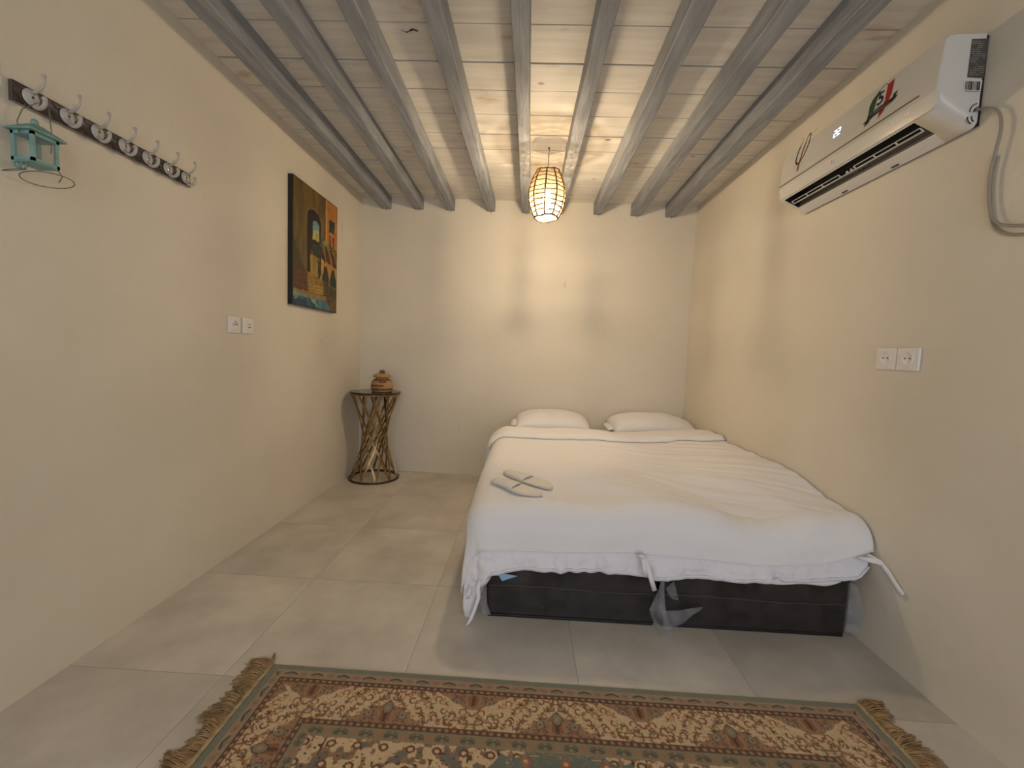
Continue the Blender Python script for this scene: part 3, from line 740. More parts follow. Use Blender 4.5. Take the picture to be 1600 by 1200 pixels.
put((un > .36) & (un < .62) & (vnn > .44) & (vnn < .545) & (np.sin((un + vnn * .8) * 60) > -.1), L3(98, 58, 34), .4, 22, 7)
put((un > .36) & (un < .56) & (vnn < .45) & (vnn > .28), L3(158, 126, 50), .3, 14, 8)
put((un > .58) & (un < .66) & (vnn < .47) & (vnn > .22), L3(196, 160, 62), .3, 14, 8)
put((un > .56) & (un < .60) & (vnn < .60) & (vnn > .30), L3(24, 20, 12), .3, 14, 9)
put((un > .79) & (un < .93) & (vnn > .735) & (vnn < .845), L3(34, 46, 40), .5, 30, 9)     # windows
put((un > .78) & (un < .945) & (vnn > .728) & (vnn < .738), L3(120, 80, 34), .3, 20, 9)
put((un > .79) & (un < .93) & (vnn > .60) & (vnn < .70), L3(122, 56, 22), .4, 25, 9)
put((un > .84) & (un < .88) & (vnn > .60) & (vnn < .70), L3(196, 120, 40), .3, 25, 9)
awn = (un > .60) & (vnn < .60 - .10 * (un - .6)) & (vnn > .46 - .12 * (un - .6))
put(awn, L3(150, 92, 30), .3, 18, 10); put(awn & (np.sin(un * 46 + vnn * 34) > .05), L3(40, 26, 18), .3, 20, 10)
lf = fbm(u * 16, v * 18, 77, 3)
put((un > .55) & (vnn > .555 - .06 * (un - .6)) & (vnn < .64 - .14 * (un - .6)) & (lf > -.30), L3(84, 92, 42), .6, 26, 11)
put((np.hypot((un - .69) / .065, (vnn - .60) / .022) < 1), L3(128, 136, 84), .4, 26, 11)
put((np.hypot((un - .52) / .10, (vnn - .50) / .05) < 1) & (lf > -.1), L3(44, 58, 30), .5, 26, 12)
put((np.hypot((un - .55) / .03, (vnn - .37) / .10) < 1) & (lf > -.3), L3(36, 42, 20), .5, 26, 12)
put((un > .60) & (vnn < .42) & (vnn > .30), L3(198, 138, 40), .25, 16, 13)
for cx_ in (.71, .90):
    put((np.abs(un - cx_) < (.42 - vnn) * .55 + .015) & (vnn < .40) & (vnn > .21) & (np.abs(un - cx_) < .085), L3(26, 44, 24), .5, 30, 14)
put((un < .36) & (vnn < .30 - .05 * np.abs(un - .2)) & (vnn > .06), L3(92, 60, 26), .4, 40, 15, 1, 1.6)    # cobbles
put((un >= .30) & (vnn < .30 - .10 * (un - .3)) & (vnn > .13), L3(142, 108, 42), .4, 36, 16)
put((un > .36) & (un < .70) & (vnn < .205) & (vnn > .14) & (np.sin(vnn * 230) > .0), L3(184, 152, 66), .3, 18, 16)
put((un > .66) & (vnn < .26 - .12 * (un - .66)), L3(72, 60, 28), .5, 24, 17)
put(vnn < .135 - .0 * un, L3(104, 74, 30), .3, 20, 18)
put((vnn < .128) & (un < .72), L3(150, 122, 70), .3, 20, 18)
wtr = (vnn < .108 - .02 * np.sin(un * 3)) & (vnn < .42 - .46 * un)
put(wtr, L3(50, 92, 104), .8, 9, 19, 1, .5); put(wtr & (fbm(u * 7, v * 16, 90) > .30), L3(112, 146, 136), .3, 14, 19); put(wtr & (vnn > .085) & (un < .5), L3(128, 152, 140), .4, 12, 21)
put(wtr & (fbm(u * 4, v * 7, 95) < -.25), L3(30, 60, 92), .3, 14, 20)
put((u < .012) | (u > .99) | (v < .006) | (v > .994), L3(50, 38, 20), .2, 20, 20)
X = np.stack([np.full_like(u, PD + .0006), PY0 + (PY1 - PY0) * u, PZ0 + (PZ1 - PZ0) * v], -1)
fast_grid('painted_face', X, attr_mat('oil_paint', .42, .4, .0015, 60), t, np.clip(C * .95, 0, 1), smooth=False)

# ------------------------------------------------------------------ switches and sockets
def wall_switch(yc, zc, label, kind):
    t = thing('light_switch', label, 'switch', (0, yc, zc - .042), 'left wall switch plates')
    m = MB(); m.box((.0, yc - .043, zc - .042), (.009, yc + .043, zc + .042), .003); m.build('plate', M_sw, t)
    m = MB(); m.box((.008, yc - .029, zc - .029), (.0125, yc + .029, zc + .029), .002); rk = m.build('rocker', M_sw, t)
    m = MB()
    if kind == 0:
        m.tube([(.0128, yc - .016, zc + .004), (.0128, yc + .002, zc - .0005), (.0128, yc + .016, zc + .001)], .0022, 5)
        m.tube([(.0128, yc - .006, zc + .018), (.0128, yc + .006, zc + .013), (.0128, yc + .014, zc + .004)], .002, 5)
    else:
        m.box((.0122, yc - .014, zc + .006), (.0132, yc + .016, zc + .009)); m.lathe([(.003, -.004), (.006, -.003), (.006, .003), (.003, .004)], (.011, yc + .001, zc - .008), 10)
    m.build('rocker_marking', M_swd, rk)
wall_switch(-1.661, 1.212, 'square white light switch on the left wall, the one nearer the camera', 0)
wall_switch(-1.553, 1.213, 'square white light switch on the left wall, the one nearer the painting', 1)
def wall_socket(yc, zc, label):
    t = thing('wall_socket', label, 'socket', (W, yc, zc - .042), 'right wall sockets')
    m = MB(); m.box((W - .009, yc - .046, zc - .042), (W, yc + .046, zc + .042), .003); m.build('plate', M_sw, t)
    # recessed round well (its rim, floor and pin holes)
    def ring(r, dx): return [(W - .009 - dx, yc + r * math.cos(q), zc + .003 + r * math.sin(q)) for q in np.linspace(0, 2 * PI, 33)]
    m = MB(); m.grid(np.array([ring(.0275, .0), ring(.0265, .004), ring(.0235, .0045), ring(.021, .0015), ring(.020, .0004), ring(.0005, .0004)])); w_ = m.build('socket_well', M_sw, t)
    m = MB()
    for dy, r in ((-.0100, .0030), (0, .0014), (.0100, .0030)):
        m.tube([(W - .0090, yc + dy, zc + .003), (W - .0100, yc + dy, zc + .003)], r, 10)
    m.build('pin_holes', M_black, w_)
    m = MB(); m.box((W - .0098, yc - .02, zc - .034), (W - .0088, yc + .02, zc - .0325)); m.build('name_strip', M_slipe, t)
wall_socket(-2.081, 1.160, 'white round-pin wall socket on the right wall, the one nearer the bed head')
wall_socket(-2.177, 1.159, 'white round-pin wall socket on the right wall, the one nearer the camera')

# ------------------------------------------------------------------ air conditioner
AL, AR = -1.490, -2.335     # y of its left and right ends as seen from the room
ac = thing('air_conditioner', 'white split air conditioner on the right wall with stickers and a lit 22', 'air conditioner', (W, (AL + AR) / 2, 1.905))
def aoff(z): return .142 - max(0, z - 2.06) * (.014 / .125) - max(0, 2.02 - z) * (.010 / .05)
full = [(0.009, 2.192), (.105, 2.188), (.124, 2.184), (aoff(2.17), 2.174), (aoff(2.06), 2.06), (aoff(2.03), 2.03), (aoff(2.0), 2.0), (.131, 1.975), (.126, 1.967), (.050, 1.932), (.034, 1.918), (.014, 1.904), (.009, 1.907)]
notch = full[:9] + [(.118, 1.990), (.102, 2.030), (.078, 2.030), (.060, 1.985), (.050, 1.932)] + full[10:]
VA, VB = AL - .020, AR + .095
m = MB()
def prof_xz(pf): return [(W - o, z) for o, z in pf]
m.prism(prof_xz(full), 1, AL, VA); m.prism(prof_xz(notch), 1, VA, VB)
# right-hand end: the underside sweeps up into the end face in a soft curve
rings_ = []
for q in np.linspace(0, PI / 2, 9):
    row = []
    for o, z in full:
        rr = .018 + .034 * min(1, o / .13); low = 1 if z < 1.98 else 0
        row.append((W - o, (VB + (AR - VB) * (q > 0) + rr * (1 - math.sin(q)) * low) if low else (VB if q == 0 else AR + .001 * (1 - math.sin(q))), z + rr * (1 - math.cos(q)) * low * .9))
    rings_.append(row)
rings_[0] = [(W - o, VB, z) for o, z in full]
nr_ = len(full); V_ = [p for r_ in rings_ for p in r_]
F_ = [(i * nr_ + j, i * nr_ + (j + 1) % nr_, (i + 1) * nr_ + (j + 1) % nr_, (i + 1) * nr_ + j) for i in range(len(rings_) - 1) for j in range(nr_)]
F_ += [tuple(range(nr_))[::-1], tuple((len(rings_) - 1) * nr_ + j for j in range(nr_))]
_, fs_ac = m.add(V_, F_)
for f in fs_ac[:-2]:
    c = f.calc_center_median()
    f.smooth = c.z < 1.99 and c.y < VB - .02
m.build('casing', M_acw, ac)
m = MB(); m.prism([(W, 2.188), (W - .0095, 2.188), (W - .0095, 1.911), (W, 1.911)], 1, AL - .004, AR + .0015); m.build('mounting_plate', M_black, ac)
# front panel with rounded corners at its lower edge
zt, zb_ = 2.184, 1.972
zs_ = [zt, 2.15, 2.11, 2.07, 2.04, 2.02, 2.0, 1.985, zb_]
def right_edge(z):      # rounded corners at the right-hand end
    r = .024
    if z < zb_ + r: return AR + .001 + r - math.sqrt(max(0, r * r - (zb_ + r - z) ** 2))
    r = .010
    if z > zt - r: return AR + .001 + r - math.sqrt(max(0, r * r - (z - zt + r) ** 2))
    return AR + .001
zs_ = sorted(set(zs_ + list(np.linspace(zb_, zb_ + .024, 7)) + list(np.linspace(zt - .01, zt, 5))), reverse=True)
m = MB(); e1 = .0032
outer = np.array([[(W - aoff(z) - e1, y, z) for y in (AL - .0015, right_edge(z))] for z in zs_])
inner_ = np.array([[(W - aoff(z) + .002, y, z) for y in (AL - .0015, right_edge(z))] for z in zs_])
m.grid(outer, smooth=False)
m.grid(np.stack([outer[:, 1], inner_[:, 1]], 1), smooth=False); m.grid(np.stack([inner_[:, 0], outer[:, 0]], 1), smooth=False)
m.grid(np.stack([inner_[0], outer[0]], 0), smooth=False); m.grid(np.stack([outer[-1], inner_[-1]], 0), smooth=False)
bmesh.ops.remove_doubles(m.b, verts=m.b.verts, dist=.0002)
fp = m.build('front_panel', M_acp, ac)
m = MB(); m.box((W - .1470, AR + .062, 2.0340), (W - .1435, AL - .001, 2.0385)); m.build('trim_strip', M_gold, ac)
# vent: dark duct and slotted louver
ud = [(.1255, 1.9675), (.1175, 1.9895), (.1015, 2.0290), (.0785, 2.0290), (.0605, 1.9845), (.0508, 1.9330)]
m = MB(); m.grid(np.array([[(W - o, y, z) for o, z in ud] for y in (VA - .0008, VB + .0008)]), smooth=False)
for y in (VA - .0006, VB + .0006): m.add([(W - o, y, z) for o, z in ud], [tuple(range(6))])
m.build('vent_duct', M_black, ac, recalc=False)
lv = MB()
def vp(k, out): # k 0 front edge .. 1 rear edge of the mouth
    o = .1255 + (.0508 - .1255) * k; z = 1.9670 + (1.9325 - 1.9670) * k
    return (W - o + .0, z + out)
def lbar(k, ya, yb, w=.0018, out=.003):
    x, z = vp(k, out); lv.box((x - w, min(ya, yb), z - .0016), (x + w, max(ya, yb), z + .0016))
ya, yb = VA - .012, VB + .012; mid = (ya + yb) / 2
lbar(.60, ya, yb, .0028, .0015)
for (a, b) in ((ya, mid + .03), (mid - .055, yb)):
    lbar(.42, a, b, .0012, .004)
    for q in np.linspace(0, 1, 4):
        y_ = a + (b - a) * q; x1, z1 = vp(.42, .004); x2, z2 = vp(.60, .0015)
        lv.tube([(x1, y_, z1), (x2, y_, z2)], .0028, 6)
for dy in (-.012, -.035):
    x, z = vp(.52, .004); lv.tube([(x - .004, mid + dy, z), (x + .006, mid + dy, z - .002)], .0045, 8)
lv.build('louver', M_acw, ac)
for y_ in (AL - .30, AL - .56):
    m = MB(); m.box((W - .024, y_ - .016, 1.9065), (W - .014, y_ + .016, 1.9115)); m.build('bottom_clip', M_black, ac)

# --- marks on the front panel (flat decals lying on the panel) ---
def pv(y, z, lift=.0037): return (W - aoff(z) - lift, y, z)
def decal(poly, name, mt, parent, lift=.0042):
    m = MB(); m.add([pv(y, z, lift) for y, z in poly], [tuple(range(len(poly)))]); return m.build(name, mt, parent)
def stroke(pts, w, name, mt, parent, lift=.0044):
    m = MB(); rows = []
    ws = w if hasattr(w, '__len__') else [w] * len(pts)
    for i, p in enumerate(pts):
        a = np.array(pts[max(0, i - 1)]); b = np.array(pts[min(len(pts) - 1, i + 1)]); d = (b - a) / (np.linalg.norm(b - a) + 1e-9); nn = np.array([-d[1], d[0]]) * ws[i] / 2
        q = np.array(p); rows.append([pv(*(q + nn), lift), pv(*(q - nn), lift)])
    m.grid(np.array(rows), smooth=False); return m.build(name, mt, parent, recalc=False)
M_grn = mat('badge_green', L3(40, 84, 44).tolist() + [1], .4); M_red = mat('badge_red', L3(176, 36, 30).tolist() + [1], .4)
M_wht = mat('badge_white', (.74, .71, .66, 1), .4); M_blk = mat('print_black', (.012, .009, .009, 1), .45)
M_brn = mat('print_rust_brown', L3(150, 62, 26).tolist() + [1], .45); M_gry = mat('print_grey', (.30, .28, .25, 1), .5)
def text_mesh(txt, size, place, name, mt, parent, bold=0):
    cu = bpy.data.curves.new(name + '_c', 'FONT'); cu.body = txt; cu.size = size; cu.align_x = 'CENTER'; cu.align_y = 'CENTER'; cu.offset = bold
    to = bpy.data.objects.new(name + '_t', cu); COL.objects.link(to); bpy.context.view_layer.update()
    me0 = to.evaluated_get(bpy.context.evaluated_depsgraph_get()).to_mesh()
    vs = [tuple(v.co) for v in me0.vertices]; fs = [tuple(p.vertices) for p in me0.polygons]
    bpy.data.objects.remove(to); bpy.data.curves.remove(cu)
    m = MB(); m.add([place(x, y) for x, y, _ in vs], fs); return m.build(name, mt, parent, recalc=False)
# badge: shield in green, white and red with a black ribbon
bc, bz = -2.100, 2.118
bd = decal([(bc + .050, bz + .012), (bc + .036, bz + .030), (bc - .012, bz + .052), (bc - .036, bz + .050), (bc - .050, bz + .046), (bc - .046, bz - .006), (bc - .022, bz - .050), (bc - .004, bz - .060), (bc + .018, bz - .050), (bc + .044, bz - .030)], 'warranty_badge', M_wht, fp, .0038)
decal([(bc + .052, bz + .010), (bc + .042, bz + .030), (bc + .016, bz + .046), (bc + .008, bz + .044), (bc + .018, bz + .020), (bc + .026, bz - .030), (bc + .040, bz - .036), (bc + .050, bz - .026)], 'green_stripe', M_grn, bd)
decal([(bc - .022, bz + .047), (bc - .050, bz + .052), (bc - .048, bz - .002), (bc - .026, bz - .048), (bc - .004, bz - .064), (bc - .004, bz - .046), (bc - .022, bz - .010)], 'red_stripe', M_red, bd)
stroke([(bc + .016, bz + .046), (bc - .014, bz + .055), (bc - .024, bz + .047)], .002, 'badge_outline', M_grn, bd)
text_mesh('5', .066, lambda x, y: pv(bc + .000 - x, bz + .010 + y, .0050), 'badge_numeral', M_blk, bd, .0012)
text_mesh('YEARS', .013, lambda x, y: pv(bc + .004 - x, bz - .0205 + y - .03 * 0, .0050), 'badge_word', M_blk, bd)
rb = decal([(bc + .070, bz - .048), (bc + .052, bz - .040), (bc + .050, bz - .026), (bc - .058, bz - .018), (bc - .060, bz - .008), (bc - .078, bz - .004), (bc - .070, bz - .016), (bc - .078, bz - .024), (bc - .062, bz - .034), (bc + .036, bz - .046), (bc + .040, bz - .056), (bc + .062, bz - .062), (bc + .056, bz - .052)], 'ribbon', M_blk, bd, .0048)
text_mesh('WARRANTY', .0165, lambda x, y: pv(bc - .006 - x, bz - .0325 + y - .075 * -x * -1, .0054), 'ribbon_word', M_gry, rb)
# looped emblem
lp = [(-1.640, 2.205), (-1.622, 2.185), (-1.606, 2.150), (-1.604, 2.118), (-1.616, 2.100), (-1.640, 2.103), (-1.664, 2.125), (-1.684, 2.165), (-1.690, 2.200), (-1.684, 2.216), (-1.672, 2.212)]
em = stroke(lp, [.003, .006, .008, .009, .009, .007, .006, .006, .007, .006, .005], 'loop_emblem', M_blk, fp)
stroke([(-1.688, 2.214), (-1.672, 2.208), (-1.652, 2.165), (-1.640, 2.120), (-1.632, 2.085), (-1.632, 2.062)], [.006, .007, .007, .008, .010, .010], 'emblem_tail', M_brn, em, .0050)
for a, b in (((-1.618, 2.222), (-1.634, 2.212)), ((-1.692, 2.198), (-1.735, 2.212)), ((-1.596, 2.088), (-1.612, 2.090)), ((-1.650, 2.090), (-1.676, 2.090))):
    stroke([a, ((a[0] + b[0]) / 2, (a[1] + b[1]) / 2 + .002), b], .0022, 'fine_script', M_gry, em)
# lit digits 22
M_led = emit('lit_display', (.45, .72, 1, 1), 3.2)
dg = MB()
for cc in (-1.868, -1.890):
    for (a, b) in (((.007, .013), (-.007, .013)), ((-.007, .013), (-.007, 0)), ((.007, 0), (-.007, 0)), ((.007, 0), (.007, -.013)), ((.007, -.013), (-.007, -.013))):
        p, q = np.array(a), np.array(b); d = (q - p) / np.linalg.norm(q - p); nn = np.array([-d[1], d[0]]) * .0016; p = p - d * .0012; q = q + d * .0012
        dg.add([pv(cc + s_[0], 2.118 + s_[1], .0040) for s_ in (p + nn, q + nn, q - nn, p - nn)], [(0, 1, 2, 3)])
dg.build('temperature_display', M_led, fp, recalc=False)
# faint marks on the lower lip
def lip(y, z): return (W - aoff(z) - .0040, y, z)
m = MB()
for y_, h_ in zip(np.linspace(-2.165, -2.228, 7), (.012, .009, .011, .009, .012, .009, .010)):
    m.add([lip(y_, 2.003 - h_ / 2), lip(y_ - .0055, 2.003 - h_ / 2), lip(y_ - .0055, 2.003 + h_ / 2), lip(y_, 2.003 + h_ / 2)], [(0, 1, 2, 3)])
m.build('pale_lettering', mat('pale_print', (.84, .80, .74, 1), .4), ac, recalc=False)
m = MB(); m.add([lip(-1.862, 1.993), lip(-1.8675, 2.008), lip(-1.871, 2.008), lip(-1.8665, 1.993)], [(0, 1, 2, 3)]); m.add([lip(-1.873, 2.006), lip(-1.877, 2.0), lip(-1.882, 1.993), lip(-1.877, 1.993)], [(0, 1, 2, 3)])
m.build('small_emblem', M_gry, ac, recalc=False)
# --- right-hand end of the casing: rating label, barcode, moulded slots ---
yE = AR - .0008
rp = MB(); rp.add([(2.882, yE, 2.174), (2.9335, yE, 2.177), (2.931, yE, 2.056), (2.880, yE, 2.058)], [(0, 1, 2, 3)]); rp = rp.build('rating_label', mat('label_grey', (.085, .075, .065, 1), .5), ac)
m = MB(); rl = random.Random(4)
for z_ in np.linspace(2.166, 2.066, 17):
    x_ = 2.884
    while x_ < 2.926:
        w_ = rl.uniform(.004, .018); w_ = min(w_, 2.929 - x_)
        if rl.random() < .6: m.add([(x_, yE - .0006, z_), (x_ + w_, yE - .0006, z_), (x_ + w_, yE - .0006, z_ + .0022), (x_, yE - .0006, z_ + .0022)], [(0, 1, 2, 3)])
        x_ += w_ + .002
m.build('label_print', M_gry, rp, recalc=False)
bw = MB(); bw.add([(2.872, yE - .0002, 2.049), (2.928, yE - .0002, 2.049), (2.926, yE - .0002, 2.012), (2.871, yE - .0002, 2.012)], [(0, 1, 2, 3)]); bw = bw.build('barcode_sticker', M_wht, ac)
m = MB(); x_ = 2.876
while x_ < 2.921:
    w_ = rl.choice((.0012, .0018, .003, .0045)); m.add([(x_, yE - .0008, 2.046), (x_ + w_, yE - .0008, 2.046), (x_ + w_, yE - .0008, 2.019), (x_, yE - .0008, 2.019)], [(0, 1, 2, 3)]); x_ += w_ + rl.choice((.0012, .0018))
m.add([(2.876, yE - .0008, 2.0165), (2.922, yE - .0008, 2.0165), (2.922, yE - .0008, 2.0145), (2.876, yE - .0008, 2.0145)], [(0, 1, 2, 3)])
m.build('barcode', M_blk, bw, recalc=False)
m = MB()
for cx_, cz_, r_, a0, a1 in ((2.924, 1.955, .024, 100, 185), (2.930, 1.950, .019, 105, 175), (2.915, 1.935, .020, 175, 250), (2.925, 1.938, .018, 175, 235)):
    m.tube([(cx_ + r_ * math.cos(math.radians(a)), yE - .0002, cz_ + r_ * math.sin(math.radians(a))) for a in np.linspace(a0, a1, 8)], .0016, 5)
m.build('moulded_slot', M_blk, ac)

# power cables of the air conditioner
def cable(pts, r, label, name='power_cable'):
    P_ = []
    pts = [np.array(p) for p in pts]
    ext = [2 * pts[0] - pts[1]] + pts + [2 * pts[-1] - pts[-2]]
    for i in range(1, len(ext) - 2):
        for q in np.linspace(0, 1, 8, endpoint=False):
            a, b, c, d = ext[i - 1:i + 3]
            P_.append(.5 * ((2 * b) + (-a + c) * q + (2 * a - 5 * b + 4 * c - d) * q * q + (-a + 3 * b - 3 * c + d) * q ** 3))
    P_.append(pts[-1])
    m = MB(); m.tube([tuple(p) for p in P_], r, 8); return tag(m.build(name, M_cable), label, 'cable', 'air conditioner cables')
xw = W - .017
cable([(xw, -2.337, 1.958), (xw, -2.372, 1.945), (xw, -2.405, 1.915), (xw, -2.418, 1.86), (xw, -2.408, 1.78), (xw, -2.402, 1.72), (xw, -2.412, 1.63), (xw, -2.442, 1.572), (xw, -2.52, 1.545), (xw, -2.62, 1.545), (xw, -2.75, 1.56)], .0044,
      'cream power cable looping from the air conditioner, upper strand at the right edge')
cable([(W - .0055, -2.397, 1.79), (W - .0055, -2.393, 1.73), (W - .0055, -2.398, 1.66), (W - .006, -2.414, 1.585), (W - .006, -2.44, 1.548), (W - .006, -2.50, 1.524), (W - .006, -2.62, 1.515), (W - .006, -2.75, 1.52)], .0044,
      'cream cable hanging behind the air conditioner cable, lower strand at the right edge')

# ------------------------------------------------------------------ coat rack
def rack_mat():
    g = G('lacquered_dark_board'); b = g.b
    b.inputs['Base Color'].default_value = (.035, .017, .010, 1); b.inputs['Roughness'].default_value = .10; b.inputs['Metallic'].default_value = 0
    b.inputs['Specular IOR Level'].default_value = .9; b.inputs['Coat Weight'].default_value = 1; b.inputs['Coat IOR'].default_value = 1.75; b.inputs['Coat Roughness'].default_value = .05
    return g.m
RY0, RY1, RZ0, RZ1 = -2.583, -1.942, 1.787, 1.846
rk = thing('coat_rack', 'dark lacquered board coat rack with seven white double hooks on the left wall', 'coat rack', (0, (RY0 + RY1) / 2, RZ0))
m = MB(); m.box((0, RY0, RZ0), (.014, RY1, RZ1), .002); m.build('board', rack_mat(), rk)
hooks = [-2.540, -2.441, -2.346, -2.250, -2.156, -2.062, -1.974]
def hook_parts(yc):
    zc = 1.818
    m = MB(); rows = [(.004, 0), (.022, .001), (.024, .003), (.022, .006), (.010, .009), (.004, .0095)]
    n = 20; rr = []
    for r, d in rows: rr.append([(.014 + d, yc + r * .95 * math.cos(q), zc + r * math.sin(q)) for q in np.linspace(0, 2 * PI, n + 1)])
    m.grid(np.array(rr)); hp = m.build('hook', M_crystal, rk)
    m = MB(); m.tube([(.020, yc, zc + .012), (.036, yc, zc + .018), (.050, yc, zc + .026), (.060, yc, zc + .040), (.062, yc, zc + .052), (.060, yc, zc + .060)], [.0062, .0048, .0036, .003, .0029, .0032], 8)
    for c_, r_ in (((.0598, yc, zc + .062), .0058),):
        m.lathe([(r_ * math.cos(a) + .0002, r_ * math.sin(a)) for a in np.linspace(-1.5, 1.5, 7)], c_, 10)
    m.build('upper_prong', M_hook, hp)
    m = MB(); pts = [(.020, yc, zc - .006)] + [(.040 + .020 * math.cos(a), yc, zc - .010 + .020 * math.sin(a)) for a in np.linspace(PI * 1.02, PI * 2.12, 12)]
    m.tube(pts, [.006] * 8 + [.0058, .0056, .0054, .0054, .0056], 8)
    q = pts[-1]; m.lathe([(.0068 * math.cos(a) + .0002, .0068 * math.sin(a)) for a in np.linspace(-1.5, 1.5, 7)], q, 10)
    m.build('lower_prong', M_hook, hp)
    for dz in (.014, -.014):
        m = MB(); m.tube([(.018, yc, zc + dz), (.0225, yc, zc + dz)], .0034, 8); m.build('screw', M_iron, hp)
for y_ in hooks: hook_parts(y_)

# ------------------------------------------------------------------ lantern hanging from the first hook
lx0, lx1, ly0, ly1, lz0, lz1 = .030, .094, -2.606, -2.536, 1.613, 1.694
lcx, lcy = (lx0 + lx1) / 2, (ly0 + ly1) / 2
ln = thing('candle_lantern', 'small teal metal candle lantern hanging from the coat rack', 'lantern', (lcx, lcy, lz0))
fw = .009
m = MB()
for x_ in (lx0, lx1 - fw):
    for y_ in (ly0, ly1 - fw): m.box((x_, y_, lz0), (x_ + fw, y_ + fw, lz1), .001)
for z_ in (lz0, lz1 - fw):
    m.box((lx0, ly0, z_), (lx1, ly0 + fw * .7, z_ + fw)); m.box((lx0, ly1 - fw * .7, z_), (lx1, ly1, z_ + fw))
    m.box((lx0, ly0, z_), (lx0 + fw * .7, ly1, z_ + fw)); m.box((lx1 - fw * .7, ly0, z_), (lx1, ly1, z_ + fw))
m.build('frame', M_teal, ln)
m = MB(); m.box((lx0 + .002, ly0 + .002, lz0 - .003), (lx1 - .002, ly1 - .002, lz0 + .001)); m.build('floor_plate', M_teal, ln)
m = MB(); o_ = .012
base = [(lx0 - .006, ly0 - o_), (lx1 + o_, ly0 - o_), (lx1 + o_, ly1 + o_), (lx0 - .006, ly1 + o_)]
top = [(lcx - .012, lcy - .012), (lcx + .012, lcy - .012), (lcx + .012, lcy + .012), (lcx - .012, lcy + .012)]
vs = [(x_, y_, lz1) for x_, y_ in base] + [(x_, y_, lz1 + .004) for x_, y_ in base] + [(x_, y_, lz1 + .030) for x_, y_ in top]
m.add(vs, [(3, 2, 1, 0)] + [(i, (i + 1) % 4, 4 + (i + 1) % 4, 4 + i) for i in range(4)] + [(4 + i, 4 + (i + 1) % 4, 8 + (i + 1) % 4, 8 + i) for i in range(4)] + [(8, 9, 10, 11)])
m.build('roof', M_teal, ln)
m = MB(); m.lathe([(.009, .028), (.009, .040), (.006, .046), (.002, .048)], (lcx, lcy, lz1), 14); m.build('roof_cap', M_teal, ln)
for nm, lo_, hi_ in (('glass_pane', (lx0 + fw, ly0 + .002, lz0 + fw), (lx1 - fw, ly0 + .0035, lz1 - fw)), ('glass_pane', (lx1 - .0035, ly0 + fw, lz0 + fw), (lx1 - .002, ly1 - fw, lz1 - fw)),
                     ('glass_pane', (lx0 + fw, ly1 - .0035, lz0 + fw), (lx1 - fw, ly1 - .002, lz1 - fw)), ('glass_pane', (lx0 + .002, ly0 + fw, lz0 + fw), (lx0 + .0035, ly1 - fw, lz1 - fw))):
    m = MB(); m.box(lo_, hi_); m.build(nm, M_pane, ln)
for y_ in (ly0 + .012, ly0 + .024):
    m = MB(); m.tube([(lx0 + .012 + .011 * math.cos(q), y_ - .006, lz0 - .008 + .011 * math.sin(q)) for q in np.linspace(0, 2 * PI, 17)[:-1]], .0026, 6, closed=True); m.build('door_ring', M_teal, ln)
# wire bail over the hook
m = MB(); hz = 1.800
m.tube([(lcx, ly0 - .004, lz1 - .01), (lcx, ly0 - .008, lz1 + .02), (lcx, ly0 + .006, lz1 + .06), (lcx - .008, -2.555, hz - .004), (lcx - .012, -2.540, hz - .001), (lcx - .008, -2.525, hz - .006), (lcx, ly1 + .006, lz1 + .06), (lcx, ly1 + .010, lz1 + .02), (lcx, ly1 + .005, lz1 - .03)], .0013, 6); m.build('wire_bail', M_wire, ln)
m = MB(); m.tube([(lcx + .012 + .062 * math.cos(q), lcy + .018 + .05 * math.sin(q), 1.578 + .008 * math.cos(q + .6)) for q in np.linspace(0, 2 * PI, 33)[:-1]], .0015, 6, closed=True); m.build('wire_loop', M_wire, ln)
m = MB(); m.tube([(lcx - .02 + .022 * math.cos(q), ly0 - .004 + .022 * math.sin(q), 1.583 + .012 * math.sin(q)) for q in np.linspace(0, 2 * PI, 21)[:-1]], .0013, 6, closed=True); m.build('wire_loop', M_wire, ln)
m = MB(); m.tube([(lcx + .03, ly1 - .004, lz0 - .001), (lcx + .034, ly1 + .004, 1.596), (lcx + .02, ly1 + .006, 1.580)], .0016, 6); m.build('wire_foot', M_wire, ln)

# ------------------------------------------------------------------ rug
RX0, RX1, RB, RF = .678, 2.660, -2.420, -3.760
rug = thing('rug', 'patterned oriental rug with teal border and tan fringes on the floor before the bed', 'rug', ((RX0 + RX1) / 2, (RB + RF) / 2, 0))
LU, LV = RX1 - RX0, RB - RF
un_ = np.linspace(0, LU, 830); vn_ = np.concatenate([np.arange(0, .46, .0023), np.linspace(.46, LV, 130)[1:]])
u = un_[:, None] * np.ones((1, len(vn_))); v = vn_[None, :] * np.ones((len(un_), 1))
dl_, dr_, dt_, db_ = u, LU - u, v, LV - v
d = np.minimum(np.minimum(dl_, dr_), np.minimum(dt_, db_))
onside = np.minimum(dl_, dr_) < np.minimum(dt_, db_)         # which edge the border belongs to
s = np.where(onside, v - LV / 2 + .10, u - LU / 2 + .277)                  # along-border coordinate
teal, teal2, cream = L3(108, 122, 112), L3(88, 106, 102), L3(214, 186, 146)
mauve, rust, brown, dark, olive, grey, tanc = L3(146, 110, 84), L3(138, 82, 48), L3(110, 66, 38), L3(60, 32, 26), L3(128, 112, 74), L3(116, 112, 102), L3(176, 132, 92)
C = np.ones(u.shape + (3,)) * teal
def pc(mask, col):
    global C
    C[mask] = col
def pm(s_, per): return (s_ / per - np.floor(s_ / per + .5)) * per
